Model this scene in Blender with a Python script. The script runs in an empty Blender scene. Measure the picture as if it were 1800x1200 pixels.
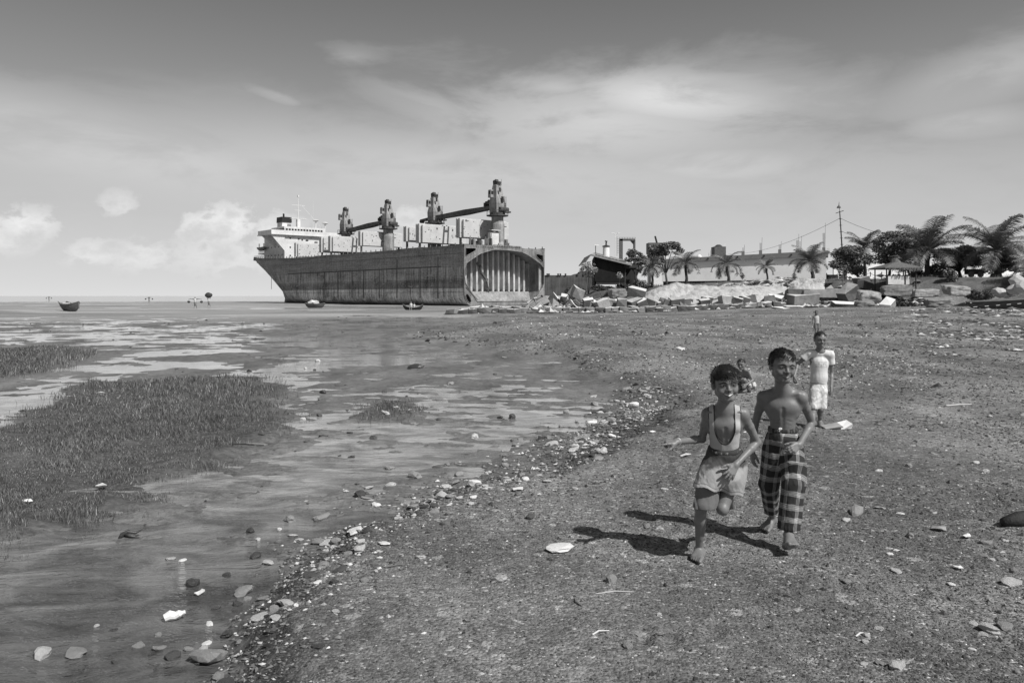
import bpy, math, random
import numpy as np
from mathutils import Vector, Matrix
R = math.radians
sc = bpy.context.scene
col = sc.collection
# ------------------------------------------------------------------ camera, sky, sun, exposure
CAMH = 1.65
cam_d = bpy.data.cameras.new('camera'); cam = bpy.data.objects.new('camera', cam_d); col.objects.link(cam)
cam.location = (0, 0, CAMH); cam.rotation_euler = (R(90), 0, 0)
cam_d.sensor_width = 36; cam_d.lens = 28; cam_d.shift_y = -80/1800
cam_d.clip_start = .05; cam_d.clip_end = 20000
sc.camera = cam
sc.view_settings.view_transform = 'Standard'; sc.view_settings.look = 'None'
sc.view_settings.exposure = 0.0; sc.view_settings.gamma = 1; sc.view_settings.use_curve_mapping = False
SUNV = Vector((0.71, -0.70, 0)).normalized(); SEL = R(47)
sund = Vector((SUNV.x*math.cos(SEL), SUNV.y*math.cos(SEL), math.sin(SEL)))
sl = bpy.data.lights.new('sun', 'SUN'); sl.energy = 4.7; sl.angle = R(.5); sl.color = (1, .99, .975)
so = bpy.data.objects.new('sun', sl); col.objects.link(so)
so.rotation_euler = sund.to_track_quat('Z', 'Y').to_euler(); so.location = (20, -30, 60)

class NT:                                   # tiny node-tree builder
    def __init__(s, tree): s.t = tree; s.n = tree.nodes; s.l = tree.links
    def new(s, ty, **kw):
        n = s.n.new(ty)
        for k, v in kw.items(): setattr(n, k, v)
        return n
    def put(s, sock, v):
        if isinstance(v, bpy.types.NodeSocket): s.l.new(v, sock)
        elif v is not None:
            if hasattr(sock.default_value, '__len__') and not hasattr(v, '__len__'):
                v = (v,)*3 if len(sock.default_value) == 3 else (v, v, v, 1)
            sock.default_value = v
    def m(s, op, a, b=None, c=None, clamp=False):
        n = s.new('ShaderNodeMath', operation=op, use_clamp=clamp)
        s.put(n.inputs[0], a); s.put(n.inputs[1], b); s.put(n.inputs[2], c); return n.outputs[0]
    def add(s, a, b): return s.m('ADD', a, b)
    def sub(s, a, b): return s.m('SUBTRACT', a, b)
    def mul(s, a, b): return s.m('MULTIPLY', a, b)
    def div(s, a, b): return s.m('DIVIDE', a, b)
    def mx(s, a, b): return s.m('MAXIMUM', a, b)
    def mn(s, a, b): return s.m('MINIMUM', a, b)
    def map(s, v, a, b, c=0., d=1., smooth=True):
        n = s.new('ShaderNodeMapRange', interpolation_type='SMOOTHSTEP' if smooth else 'LINEAR')
        for i, x in enumerate((v, a, b, c, d)): s.put(n.inputs[i], x)
        return n.outputs[0]
    def xyz(s, v):
        n = s.new('ShaderNodeSeparateXYZ'); s.put(n.inputs[0], v); return n.outputs
    def comb(s, x, y, z):
        n = s.new('ShaderNodeCombineXYZ')
        for i, q in enumerate((x, y, z)): s.put(n.inputs[i], q)
        return n.outputs[0]
    def scale(s, v, k):
        n = s.new('ShaderNodeVectorMath', operation='MULTIPLY'); s.put(n.inputs[0], v); s.put(n.inputs[1], k); return n.outputs[0]
    def noise(s, v, sc=5., det=4., rough=.55, dist=0.):
        n = s.new('ShaderNodeTexNoise'); s.put(n.inputs['Vector'], v); s.put(n.inputs['Scale'], sc)
        n.inputs['Detail'].default_value = det; n.inputs['Roughness'].default_value = rough
        n.inputs['Distortion'].default_value = dist; return n.outputs[0]
    def voro(s, v, sc=5., feat='F1', out='Distance', rnd=1.):
        n = s.new('ShaderNodeTexVoronoi', feature=feat); s.put(n.inputs['Vector'], v); s.put(n.inputs['Scale'], sc)
        n.inputs['Randomness'].default_value = rnd
        return n.outputs[out]
    def mix(s, f, a, b): # scalar lerp a..b
        return s.add(s.mul(s.sub(b, a), f), a) if isinstance(a, bpy.types.NodeSocket) or isinstance(b, bpy.types.NodeSocket) else s.map(f, 0, 1, a, b, False)
    def attr(s, name, out='Fac'):
        n = s.new('ShaderNodeAttribute', attribute_name=name); return n.outputs[out]
    def obj(s): return s.new('ShaderNodeTexCoord').outputs['Object']
    def pos(s): return s.new('ShaderNodeNewGeometry').outputs['Position']
    def bump(s, h, dist=.01, strength=1., nrm=None):
        n = s.new('ShaderNodeBump'); n.inputs['Strength'].default_value = strength; n.inputs['Distance'].default_value = dist
        s.put(n.inputs['Height'], h)
        if nrm: s.put(n.inputs['Normal'], nrm)
        return n.outputs[0]

def world():
    w = bpy.data.worlds.new('World'); sc.world = w; w.use_nodes = True
    t = w.node_tree; t.nodes.clear(); b = NT(t)
    sky = b.new('ShaderNodeTexSky', sky_type='NISHITA', sun_disc=False)
    sky.sun_elevation = SEL; sky.sun_rotation = math.atan2(SUNV.x, SUNV.y); sky.air_density = 1.0; sky.dust_density = 1.6
    s = b.new('ShaderNodeSeparateColor'); b.put(s.inputs[0], sky.outputs[0])
    bw = b.add(b.mul(s.outputs[0], .80), b.mul(s.outputs[1], .20))       # black-and-white film behind an orange filter
    d = b.new('ShaderNodeTexCoord').outputs['Generated']; x, y, z = b.xyz(d)
    az = b.m('ARCTAN2', x, y); el = b.m('ARCSINE', z)
    def ang(px, py):
        a = math.atan((px-900)/1400); return a, math.atan((520-py)/1400*math.cos(a))
    def blob(px, py, rx, ry, nz, amp, e0, e1, tilt=0):
        a, e = ang(px, py); u = b.sub(az, a); v = b.sub(el, e)
        if tilt: v = b.sub(v, b.mul(u, tilt))
        u = b.div(u, rx/1400); v = b.div(v, ry/1400)
        dd = b.m('SQRT', b.add(b.mul(u, u), b.mul(v, v)))
        dd = b.add(dd, b.mul(b.sub(nz, .5), amp))
        return b.map(dd, e1, e0)
    dn = b.scale(d, (1, 1, 1.5))
    n1 = b.noise(dn, 26, 9, .62); n2 = b.noise(dn, 9, 5, .55)
    nst = b.noise(b.scale(d, (3, 3, 10)), 1.7, 9, .62, .35)     # streaks of high cloud
    cum = None
    for (px, py, rx, ry, e0, e1, k) in [(400, 395, 80, 46, .45, 1.1, .62), (350, 400, 42, 36, .5, 1.1, .6), (480, 410, 60, 45, .4, 1.15, .5), (45, 395, 58, 30, .4, 1.1, .6), (20, 418, 50, 30, .3, 1.15, .5), (720, 385, 50, 34, .2, 1.15, .4),
                              (208, 360, 34, 24, .3, 1.15, .42), (165, 445, 60, 30, .3, 1.15, .42), (250, 450, 70, 34, .3, 1.15, .4), (400, 450, 140, 45, .2, 1.2, .35)]:
        v = b.mul(blob(px, py, rx, ry, n1, 2.9, .48, .96), min(1, k*1.5))
        cum = v if cum is None else b.mx(cum, v)
    cir = b.mul(blob(1060, 215, 460, 125, nst, 2.0, .1, 1.15), .62)
    cir = b.mx(cir, b.mul(blob(1170, 175, 270, 70, nst, 2.0, .2, 1.1, -.10), .80))
    cir = b.mx(cir, b.mul(blob(980, 155, 200, 42, nst, 2.6, .0, 1.2, -.08), .5))
    cir = b.mx(cir, b.mul(blob(770, 190, 170, 45, nst, 2.8, .0, 1.2, -.25), .34))
    cir = b.mx(cir, b.mul(blob(1250, 290, 260, 50, nst, 2.0, .1, 1.1, -.05), .55))
    cir = b.mx(cir, b.mul(blob(800, 300, 1100, 120, nst, 1.8, .0, 1.2, -.02), .48))
    cir = b.mx(cir, b.mul(blob(200, 265, 700, 90, nst, 1.8, .1, 1.2, -.12), .50))
    cir = b.mx(cir, b.mul(blob(1740, 130, 220, 70, nst, 2.0, .0, 1.1, .25), .42))
    cir = b.mx(cir, b.mul(blob(1700, 215, 150, 40, nst, 2.0, .0, 1.1), .38))
    cir = b.mx(cir, b.mul(blob(620, 100, 70, 24, nst, 3.4, .0, 1.0), .25))
    cir = b.mx(cir, b.mul(blob(490, 172, 60, 13, nst, 3.4, .0, 1.0, -.25), .35))
    cir = b.mul(cir, b.map(nst, .34, .62, .55, 1.2))
    hzn = b.m('POWER', b.m('SUBTRACT', 1., b.m('ABSOLUTE', el), clamp=True), 5.5)      # humid white air towards the horizon
    bw = b.mix(b.mul(hzn, .95), b.mul(bw, .62), 6.9)
    c1 = b.mix(cir, bw, 6.9)
    shade = b.map(n1, .3, .7, 5.9, 8.3)
    c2 = b.mix(cum, c1, shade)
    bg = b.new('ShaderNodeBackground'); cc = b.new('ShaderNodeCombineColor')
    for i in range(3): b.put(cc.inputs[i], c2)
    b.put(bg.inputs[0], cc.outputs[0]); bg.inputs[1].default_value = .11
    o = b.new('ShaderNodeOutputWorld'); b.put(o.inputs[0], bg.outputs[0])
world()

# ------------------------------------------------------------------ helpers
rng = np.random.default_rng(7); random.seed(7)
def px(x, y, d): return Vector(((x-900)/1400*d, d, CAMH-(y-520)/1400*d))    # where a pixel's ray stands at depth d
def gpx(x, y, z=0.): d = (CAMH-z)*1400/(y-520); return Vector(((x-900)/1400*d, d, z))
def sm(a, b, x):
    t = np.clip((x-a)/(b-a), 0, 1); return t*t*(3-2*t)
_perm = np.random.default_rng(3).random(65536).astype(np.float32)
def _h(ix, iy, iz): return _perm[(ix*73856093 ^ iy*19349663 ^ iz*83492791) & 65535]
def vn(x, y, z=0.):
    x, y, z = np.broadcast_arrays(np.asarray(x, dtype=np.float64), y, z)
    fx, fy, fz = np.floor(x), np.floor(y), np.floor(z); i, j, k = fx.astype(np.int64), fy.astype(np.int64), fz.astype(np.int64)
    u, v, w = x-fx, y-fy, z-fz; u = u*u*(3-2*u); v = v*v*(3-2*v); w = w*w*(3-2*w)
    def L(a, b, t): return a+(b-a)*t
    return L(L(L(_h(i, j, k), _h(i+1, j, k), u), L(_h(i, j+1, k), _h(i+1, j+1, k), u), v),
             L(L(_h(i, j, k+1), _h(i+1, j, k+1), u), L(_h(i, j+1, k+1), _h(i+1, j+1, k+1), u), v), w)
def fbm(x, y, z=0., o=4):
    s = 0; a = .5; t = 0
    for q in range(o): s = s+a*vn(x*2**q+q*17.3, y*2**q+q*5.1, z*2**q+3.7*q); t += a; a *= .5
    return s/t

def tag(o, label=None, cat=None, group=None, kind=None):
    for k, v in (('label', label), ('category', cat), ('group', group), ('kind', kind)):
        if v: o[k] = v
    return o
def empty(name, loc=(0, 0, 0), rz=0, label=None, cat=None, group=None):
    o = bpy.data.objects.new(name, None); col.objects.link(o); o.location = loc; o.rotation_euler = (0, 0, rz); o.empty_display_size = .2
    return tag(o, label, cat, group)
def copy_tree(o, parent=None):
    c = o.copy(); col.objects.link(c); c.parent = parent
    for ch in list(o.children): copy_tree(ch, c)
    return c
class MB:
    """collects shapes, links them as ONE mesh object"""
    def __init__(s): s.v = []; s.f = []; s.cols = []; s.st = []
    def add(s, vs, fs, c=None):
        o = len(s.v); s.st.append(o); s.v += [tuple(p) for p in vs]; s.f += [tuple(i+o for i in f) for f in fs]
        if c is not None: s.cols += [c]*len(vs)
        return s
    def box(s, c, size, rot=None, taper=1., c0=None, jit=0):
        sx, sy, sz = [q/2 for q in size]; vs = []
        for z, t in ((-sz, 1), (sz, taper)):
            for x, y in ((-sx, -sy), (sx, -sy), (sx, sy), (-sx, sy)):
                p = Vector((x*t, y*t, z))
                if jit: p += Vector([random.uniform(-jit, jit) for _ in range(3)])
                if rot: p = rot @ p
                vs.append(p+Vector(c))
        return s.add(vs, [(3, 2, 1, 0), (4, 5, 6, 7), (0, 1, 5, 4), (1, 2, 6, 5), (2, 3, 7, 6), (3, 0, 4, 7)], c0)
    def cyl(s, a, b, r0, r1=None, n=10, cap=True, c=None):
        r1 = r0 if r1 is None else r1; a = Vector(a); b = Vector(b); d = (b-a).normalized()
        u = d.orthogonal().normalized(); w = d.cross(u); vs = []
        for p, r in ((a, r0), (b, r1)):
            for i in range(n): t = 2*math.pi*i/n; vs.append(p+u*math.cos(t)*r+w*math.sin(t)*r)
        fs = [(i, (i+1) % n, n+(i+1) % n, n+i) for i in range(n)]
        if cap: fs += [tuple(range(n))[::-1], tuple(range(n, 2*n))]
        return s.add(vs, fs, c)
    def tube(s, pts, rads, n=8, c=None):
        pts = [Vector(p) for p in pts]; vs = []; m = len(pts); u = None
        if not hasattr(rads, '__len__'): rads = [rads]*m
        for k in range(m):
            d = (pts[min(k+1, m-1)]-pts[max(k-1, 0)]).normalized()
            if u is None: u = d.orthogonal().normalized()
            u = (u-d*u.dot(d)).normalized(); w = d.cross(u)
            for i in range(n): t = 2*math.pi*i/n; vs.append(pts[k]+(u*math.cos(t)+w*math.sin(t))*rads[k])
        fs = [(k*n+i, k*n+(i+1) % n, (k+1)*n+(i+1) % n, (k+1)*n+i) for k in range(m-1) for i in range(n)]
        fs += [tuple(range(n))[::-1], tuple(range((m-1)*n, m*n))]
        return s.add(vs, fs, c)
    def lathe(s, c, prof, n=16):
        c = Vector(c); vs = [c+Vector((r*math.cos(2*math.pi*i/n), r*math.sin(2*math.pi*i/n), z)) for r, z in prof for i in range(n)]
        m = len(prof); fs = [(k*n+i, k*n+(i+1) % n, (k+1)*n+(i+1) % n, (k+1)*n+i) for k in range(m-1) for i in range(n)]
        fs += [tuple(range(n))[::-1], tuple(range((m-1)*n, m*n))]
        return s.add(vs, fs)
    def prism(s, poly, d):           # poly: 3D points in a plane, d: extrusion vector
        n = len(poly); poly = [Vector(p) for p in poly]; d = Vector(d)
        return s.add(poly+[p+d for p in poly], [tuple(range(n))[::-1], tuple(range(n, 2*n))]+[(i, (i+1) % n, n+(i+1) % n, n+i) for i in range(n)])
    def quad(s, a, b, c, d, col_=None): return s.add([a, b, c, d], [(0, 1, 2, 3)], col_)
    def build(s, name, mat, parent=None, smooth=False, bevel=0, label=None, each=False):
        if each:                                     # one object per shape
            done = {}; 
            for f in s.f:
                k = max(i for i, o in enumerate(s.st) if o <= min(f)); done.setdefault(k, []).append(f)
            for k, fs in done.items():
                o = s.st[k]; e = s.st[k+1] if k+1 < len(s.st) else len(s.v); q = MB(); q.add(s.v[o:e], [tuple(i-o for i in f) for f in fs]); r = q.build(name, mat, parent, smooth, bevel, label)
            return r
        me = bpy.data.meshes.new(name); me.from_pydata(s.v, [], s.f); me.validate(); me.update()
        if s.cols and len(s.cols) == len(me.vertices):
            a = me.attributes.new('tone', 'FLOAT', 'POINT'); a.data.foreach_set('value', np.array(s.cols, dtype=np.float32))
        me.materials.append(mat)
        if smooth: me.shade_smooth()
        o = bpy.data.objects.new(name, me); col.objects.link(o)
        if parent: o.parent = parent
        if bevel:
            m = o.modifiers.new('bevel', 'BEVEL'); m.width = bevel; m.segments = 2; m.limit_method = 'ANGLE'
        if label: o['label'] = label
        return o
def npmesh(name, V, F, mat, parent=None, smooth=False, attrs=None):
    """V (n,3), F (m,k) numpy arrays -> mesh object"""
    V = np.ascontiguousarray(V, dtype=np.float32); F = np.ascontiguousarray(F, dtype=np.int32)
    me = bpy.data.meshes.new(name); me.vertices.add(len(V)); me.vertices.foreach_set('co', V.ravel())
    k = F.shape[1]; me.loops.add(F.size); me.loops.foreach_set('vertex_index', F.ravel())
    me.polygons.add(len(F)); me.polygons.foreach_set('loop_start', np.arange(0, F.size, k, dtype=np.int32))
    me.polygons.foreach_set('use_smooth', np.full(len(F), smooth, dtype=bool))
    me.update(calc_edges=True)
    for an, av in (attrs or {}).items():
        if av.ndim == 1: a = me.attributes.new(an, 'FLOAT', 'POINT'); a.data.foreach_set('value', av.astype(np.float32))
        else: a = me.attributes.new(an, 'FLOAT_VECTOR', 'POINT'); a.data.foreach_set('vector', av.astype(np.float32).ravel())
    me.materials.append(mat); o = bpy.data.objects.new(name, me); col.objects.link(o)
    if parent: o.parent = parent
    return o

def mat(name, f):
    m = bpy.data.materials.new(name); m.use_nodes = True; t = m.node_tree; t.nodes.clear(); b = NT(t)
    bs = b.new('ShaderNodeBsdfPrincipled'); o = b.new('ShaderNodeOutputMaterial'); b.l.new(bs.outputs[0], o.inputs[0])
    f(b, bs); return m
def setc(b, bs, v, tint=(1, 1, 1)):
    if isinstance(v, bpy.types.NodeSocket):
        cc = b.new('ShaderNodeCombineColor')
        for i in range(3): b.put(cc.inputs[i], v)
        b.put(bs.inputs['Base Color'], cc.outputs[0])
    else: bs.inputs['Base Color'].default_value = (v, v, v, 1)
def simple(name, base, rough=.8, var=.25, scale=3., bump=0., bs_=8., spec=.3, tone=False, metal=0., det=5.):
    def f(b, bs):
        p = b.obj(); n = b.noise(p, scale, det, .6); n2 = b.noise(p, scale*6.3, 3, .6)
        v = b.mul(b.map(b.add(b.mul(n, .65), b.mul(n2, .35)), .3, .7, 1-var, 1+var, False), base)
        if tone: v = b.mul(v, b.attr('tone'))
        setc(b, bs, v); bs.inputs['Roughness'].default_value = rough; bs.inputs['Specular IOR Level'].default_value = spec
        bs.inputs['Metallic'].default_value = metal
        if bump: b.put(bs.inputs['Normal'], b.bump(b.noise(p, bs_, 6, .65), bump))
    return mat(name, f)
# ------------------------------------------------------------------ terrain
WL = -.20
SHORE = [(-1.1, -60), (-1.1, 2), (-1.36, 3.6), (-1.5, 5.0), (-1.45, 6.1), (-1.05, 7.1), (-.38, 7.9), (.7, 9.9), (1.27, 11.2), (2.3, 13.4), (2.35, 14.6), (2.1, 16.5), (1.4, 20), (.6, 24), (-3, 31), (-6, 37),
         (-3.5, 44), (-1, 56), (-4, 72), (-7, 82), (-6, 95), (2, 118), (8, 160), (30, 420), (200, 2500), (4000, 4000), (4000, -60)]
TERR = [(11, 100), (14, 90), (24, 85.5), (31, 82), (35, 76.5), (39, 72), (44, 68.5), (60, 60), (100, 45), (4000, -60), (4000, 4000), (200, 2500), (34, 420), (14, 170)]
def polysd(x, y, P):
    """signed distance, positive inside polygon"""
    x = np.asarray(x, dtype=np.float64); y = np.asarray(y, dtype=np.float64)
    d = np.full(x.shape, 1e18); ins = np.zeros(x.shape, bool); n = len(P)
    for i in range(n):
        x0, y0 = P[i]; x1, y1 = P[(i+1) % n]; ex, ey = x1-x0, y1-y0; wx, wy = x-x0, y-y0
        t = np.clip((wx*ex+wy*ey)/(ex*ex+ey*ey), 0, 1); dx = wx-ex*t; dy = wy-ey*t; d = np.minimum(d, dx*dx+dy*dy)
        if y1 != y0: ins ^= ((y0 > y) != (y1 > y)) & (x < ex*(y-y0)/(y1-y0)+x0)
    return np.where(ins, 1, -1)*np.sqrt(d)
def unproj(pts, z): return [tuple(gpx(a, b, z)[:2]) for a, b in pts]
GR1 = unproj([(-260, 900), (-60, 800), (0, 768), (30, 745), (70, 715), (110, 692), (165, 674), (300, 664), (400, 659), (450, 662), (478, 680), (470, 705), (505, 728), (455, 765), (400, 795), (310, 828), (200, 862), (215, 885), (130, 905), (60, 930), (0, 950), (-300, 1080)], -.15)
GR2 = unproj([(-400, 615), (-100, 612), (0, 618), (80, 614), (150, 618), (145, 625), (100, 640), (40, 655), (0, 662), (-400, 700)], -.15)
GR3 = unproj([(640, 716), (660, 708), (700, 706), (735, 712), (738, 722), (700, 735), (650, 738), (632, 728)], -.17)
MUDB = unproj([(-600, 541), (-100, 541), (60, 541.5), (100, 545), (80, 548), (0, 552), (-600, 556)], -.15)
_r = random.Random(4); FEET = [(1.25+.13*k*.45+(.11 if k % 2 else -.05)+_r.uniform(-.04, .04), 5.5+k*.42) for k in range(18)]+[(1.75+.16*k*.45+(.1 if k % 2 else -.08)+_r.uniform(-.05, .05), 5.95+k*.45) for k in range(15)]+[(_r.uniform(.6, 4.5), _r.uniform(3.6, 9)) for k in range(34)]
def height(x, y, full=False):
    x = np.asarray(x, dtype=np.float64); y = np.asarray(y, dtype=np.float64)
    d = np.hypot(x, y)
    wob = (fbm(x*.9, y*.9, 1.3)-.5)*np.clip(d*.22, .25, 7)+(fbm(x*4, y*4, 8.3)-.5)*.35
    sd = polysd(x, y, SHORE)+wob
    wid = np.clip(d*.11, .5, 3.5)
    land = sm(-.35*wid, 1.0*wid, sd)
    # mud: sheets and lenses crossing the water level; a deeper channel near the camera
    n2 = fbm(x*.25, y*.18, 9.2, 4)-.5
    nr = vn(x*2.1+3*vn(x*.7, y*.7), y*7.5+x*1.5, 2.)-.5         # wind ripples
    wet = sm(-9, -3, x-.10*y)                                    # right side is drier
    deep = sm(7.4, 4.4, d)*sm(.2, -1.5, sd)
    bright = sm(19, 30, y)*sm(68, 48, y)*sm(-2.6, -6, x-.02*y)
    far = sm(45, 75, y)
    def puddle(q):
        wx = fbm(x/q*.5, y/q*.5, 3.)*1.6; wy = fbm(x/q*.5, y/q*.5, 7.)*1.6
        return fbm(x/q*.8+wx, y/q*.9+wy, 6.6, 6)-.5, fbm(x/q*2.8+wy, y/q*3.4+wx, 2.6, 5)-.5
    w_ = sm(9, 22, d); (a1, a2), (b1, b2) = puddle(.9), puddle(2.4); p1_ = a1*(1-w_)+b1*w_; p2_ = a2*(1-w_)+b2*w_
    mud = WL+.004+n2*.03+(p1_*.13+p2_*.13)*sm(110, 45, d)+nr*.045*sm(30, 12, d) - .10*deep - .004*bright*(1-far) + (.013+(fbm(x*.06, y*.16, 3.7, 4)-.5)*.10)*far +.004*wet - .014*sm(15, 9, d)
    mud = mud+(fbm(x*6, y*6, 1., 3)-.5)*.012*sm(25, 10, d)
    g1 = polysd(x, y, GR1)+(fbm(x*1.5, y*1.5, 2.)-.5)*.9
    g2 = polysd(x, y, GR2)+(fbm(x*.9, y*.9, 2.)-.5)*1.2
    g3 = polysd(x, y, GR3)+(fbm(x*2.5, y*2.5, 2.)-.5)*.6
    mb = polysd(x, y, MUDB)
    gr = np.maximum.reduce([sm(-.35, .35, g1), sm(-.5, .5, g2), sm(-.25, .25, g3)])
    mud = mud+.05*gr+.35*sm(-3, 3, mb)
    mud = mud-1.5*sm(285, 330, d)*sm(.0, -20, sd)
    top = .0+(fbm(x*.25, y*.25, 7.)-.5)*.09*sm(1, 6, sd)+(fbm(x*2.2, y*2.2, 5.)-.5)*.03+(fbm(x*9, y*9, 5.)-.5)*.012
    top = top+.75*sm(8, 34, x)*sm(15, 60, y)
    z = mud*(1-land)+top*land
    near_ = (d > 3) & (d < 15) & (x > 0) & (x < 7)
    if near_.any():                                             # trodden prints on the track
        dz = np.zeros(x.shape); xs, ys = x[near_], y[near_]; t = np.zeros(xs.shape)
        for fx, fy in FEET: r2 = ((xs-fx-.25*(ys-fy))/.05)**2+((ys-fy)/.10)**2; t = t-.020*np.exp(-r2)+.006*np.exp(-(np.sqrt(r2)-1.5)**2*4)
        dz[near_] = t; z = z+dz*land
    ts = polysd(x, y, TERR)+(fbm(x*.3, y*.3, 3.)-.5)*3
    z = z+2.6*sm(-2, 3.5, ts)+1.2*sm(20, 60, ts)+(fbm(x*.5, y*.5, 3.)-.5)*.5*sm(-1, 3, ts)
    if full: return z, land, gr, sd, ts, far
    return z
def hz(x, y): return float(height(np.array([x]), np.array([y]))[0])

def terrain():
    az = np.concatenate([np.linspace(-39, 39, 720), np.arange(43, 318, 5)]); az = np.radians(az)
    rr = [.4, 1, 1.8, 2.6]; d = 3.1
    while d < 9000: rr.append(d); d += min(max(d*d/2310*1.5, .012), .011*d) if d < 400 else .08*d
    rr = np.array(rr); A, Q = np.meshgrid(az, rr, indexing='ij'); X = Q*np.sin(A); Y = Q*np.cos(A)
    z, land, gr, sd, ts, far = height(X, Y, True)
    na, nr_ = A.shape
    V = np.stack([X, Y, z], -1).reshape(-1, 3); V = np.vstack([V, [[0, 0, z[:, 0].mean()]]])
    i = np.arange(na)[:, None]; j = np.arange(nr_-1)[None]; i2 = (i+1) % na
    F = np.stack([i*nr_+j, i*nr_+j+1, i2*nr_+j+1, i2*nr_+j], -1).reshape(-1, 4)
    c = len(V)-1; i = np.arange(0, na-1, 2); cf = np.stack([np.full(len(i), c), i*nr_, (i+1)*nr_, ((i+2) % na)*nr_], -1)
    F = np.vstack([F, cf])
    def ap(a): return np.append(a.ravel(), 0)
    def f(b, bs):
        p = b.pos(); la = b.attr('land'); gr_ = b.attr('grassy'); te = b.attr('terrace')
        # gravel
        v1 = b.voro(p, 55, out='Color'); c1 = b.xyz(v1)[0]
        v2 = b.voro(p, 17, out='Color'); c2 = b.xyz(v2)[0]
        n1 = b.noise(p, 1.1, 6, .6); n2 = b.noise(p, 120, 3, .7); n3 = b.noise(p, 9, 5, .65)
        g = b.mul(b.mul(b.map(n1, .3, .7, .75, 1.3, False), b.map(b.noise(b.scale(p, (1, .5, 1)), .35, 5, .6, .5), .38, .62, .7, 1.3)), b.map(b.add(b.mul(n3, .5), b.mul(n2, .5)), .35, .65, .55, 1.5, False))
        g = b.mul(g, .158); g = b.mul(g, b.map(c1, 0, 1, .6, 1.4, False))
        g = b.add(g, b.mul(b.map(c1, .955, .995), .20)); g = b.add(g, b.mul(b.map(c2, .975, .99), .16))
        # wet mud
        m1 = b.noise(b.scale(p, (1, .45, 1)), .8, 7, .62); m2 = b.noise(b.scale(p, (1, 2.4, 1)), 5, 5, .6, .8)
        m3 = b.noise(p, 26, 5, .7); mu = b.mul(b.map(b.add(b.add(b.mul(m1, .4), b.mul(m2, .35)), b.mul(m3, .25)),   .37, .63, .35, 1.7, False), .14); mu = b.add(mu, b.mul(b.map(b.voro(p, 9, out='Distance'), .10, .03), b.mul(b.map(m1, .5, .6), .25)))
        mu = b.mix(b.attr('far'), mu, b.mul(b.mul(b.map(m2, .35, .65, .8, 1.2), b.map(b.noise(b.scale(p, (.35, 1, 1)), .09, 6, .65), .38, .62, .65, 1.25)), .31))
        mu = b.mul(mu, b.mix(gr_, 1., .6))
        lam = b.map(b.add(la, b.mul(b.sub(n3, .5), .5)), .3, .6)
        v = b.mix(lam, mu, g)
        wetband = b.mul(b.map(b.add(la, b.mul(b.sub(n1, .5), .35)), .25, .55), b.map(b.add(la, b.mul(b.sub(n3, .5), .25)), .98, .72))
        dist = b.new('ShaderNodeVectorMath', operation='LENGTH'); b.put(dist.inputs[0], p); v = b.mul(v, b.mix(b.mul(wetband, b.map(dist.outputs['Value'], 20, 9)), 1., .5))
        # earth and weeds on the terrace
        ea = b.mul(b.map(b.noise(p, .8, 6, .65), .35, .65, .5, 1.5, False), .11)
        v = b.mix(te, v, ea)
        setc(b, bs, v)
        r = b.mix(lam, .8, .9); r = b.mix(wetband, r, .55); r = b.mix(b.attr('far'), r, .42); b.put(bs.inputs['Roughness'], r)
        b.put(bs.inputs['Specular IOR Level'], b.mix(lam, .2, .22))
        hgt = b.mix(lam, b.add(b.mul(m2, 1.2), b.mul(m3, .9)), b.add(b.mul(n3, 1.), b.add(b.mul(b.voro(p, 55), -.6), b.mul(n2, .3))))
        b.put(bs.inputs['Normal'], b.bump(hgt, .02, .8))
    o = npmesh('ground', V, F, mat('ground', f), smooth=True,
               attrs={'land': ap(land), 'grassy': ap(gr), 'terrace': ap(sm(0, 3, ts)), 'far': ap(far*(1-land))})
    tag(o, 'muddy tidal flat and dark gravel beach running out to the sea', 'ground', kind='structure')
terrain()

def water():
    def f(b, bs):
        p = b.pos(); x, y, z = b.xyz(p); dist = b.m('SQRT', b.add(b.mul(x, x), b.mul(y, y)))
        n = b.noise(b.scale(p, (1., 2.1, 1)), 3.2, 4, .55, 1.2); n2 = b.noise(b.scale(p, (1., 1.8, 1)), 13, 3, .5, .6)
        near = b.map(dist, 13, 5); far = b.map(dist, 120, 320)
        mudn = b.noise(b.scale(p, (1, 1.6, 1)), 1.6, 5, .6, .7)
        silt_glare = b.map(b.add(dist, b.mul(b.sub(mudn, .5), 3)), 4.6, 10.5, .085, .27); v = b.mul(b.map(mudn, .38, .62, .6, 1.5, False), silt_glare); v = b.mix(far, v, .34); setc(b, bs, v)  # silt colour, lightened with distance to paint in the sky's reflection
        b.put(bs.inputs['Roughness'], b.mix(far, .04, .12)); bs.inputs['IOR'].default_value = 1.38
        amp = b.mul(b.mix(near, .10, 1.5), b.sub(1., far)); hgt = b.mul(b.add(n, b.mul(n2, .25)), amp)
        b.put(bs.inputs['Normal'], b.bump(hgt, .035, 1.))
    mb = MB(); mb.quad((-9000, -60, WL), (9000, -60, WL), (9000, 12000, WL), (-9000, 12000, WL))
    tag(mb.build('water', mat('muddy_water', f)), 'shallow muddy tidal water and the sea beyond', 'water', kind='structure')
water()

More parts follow.
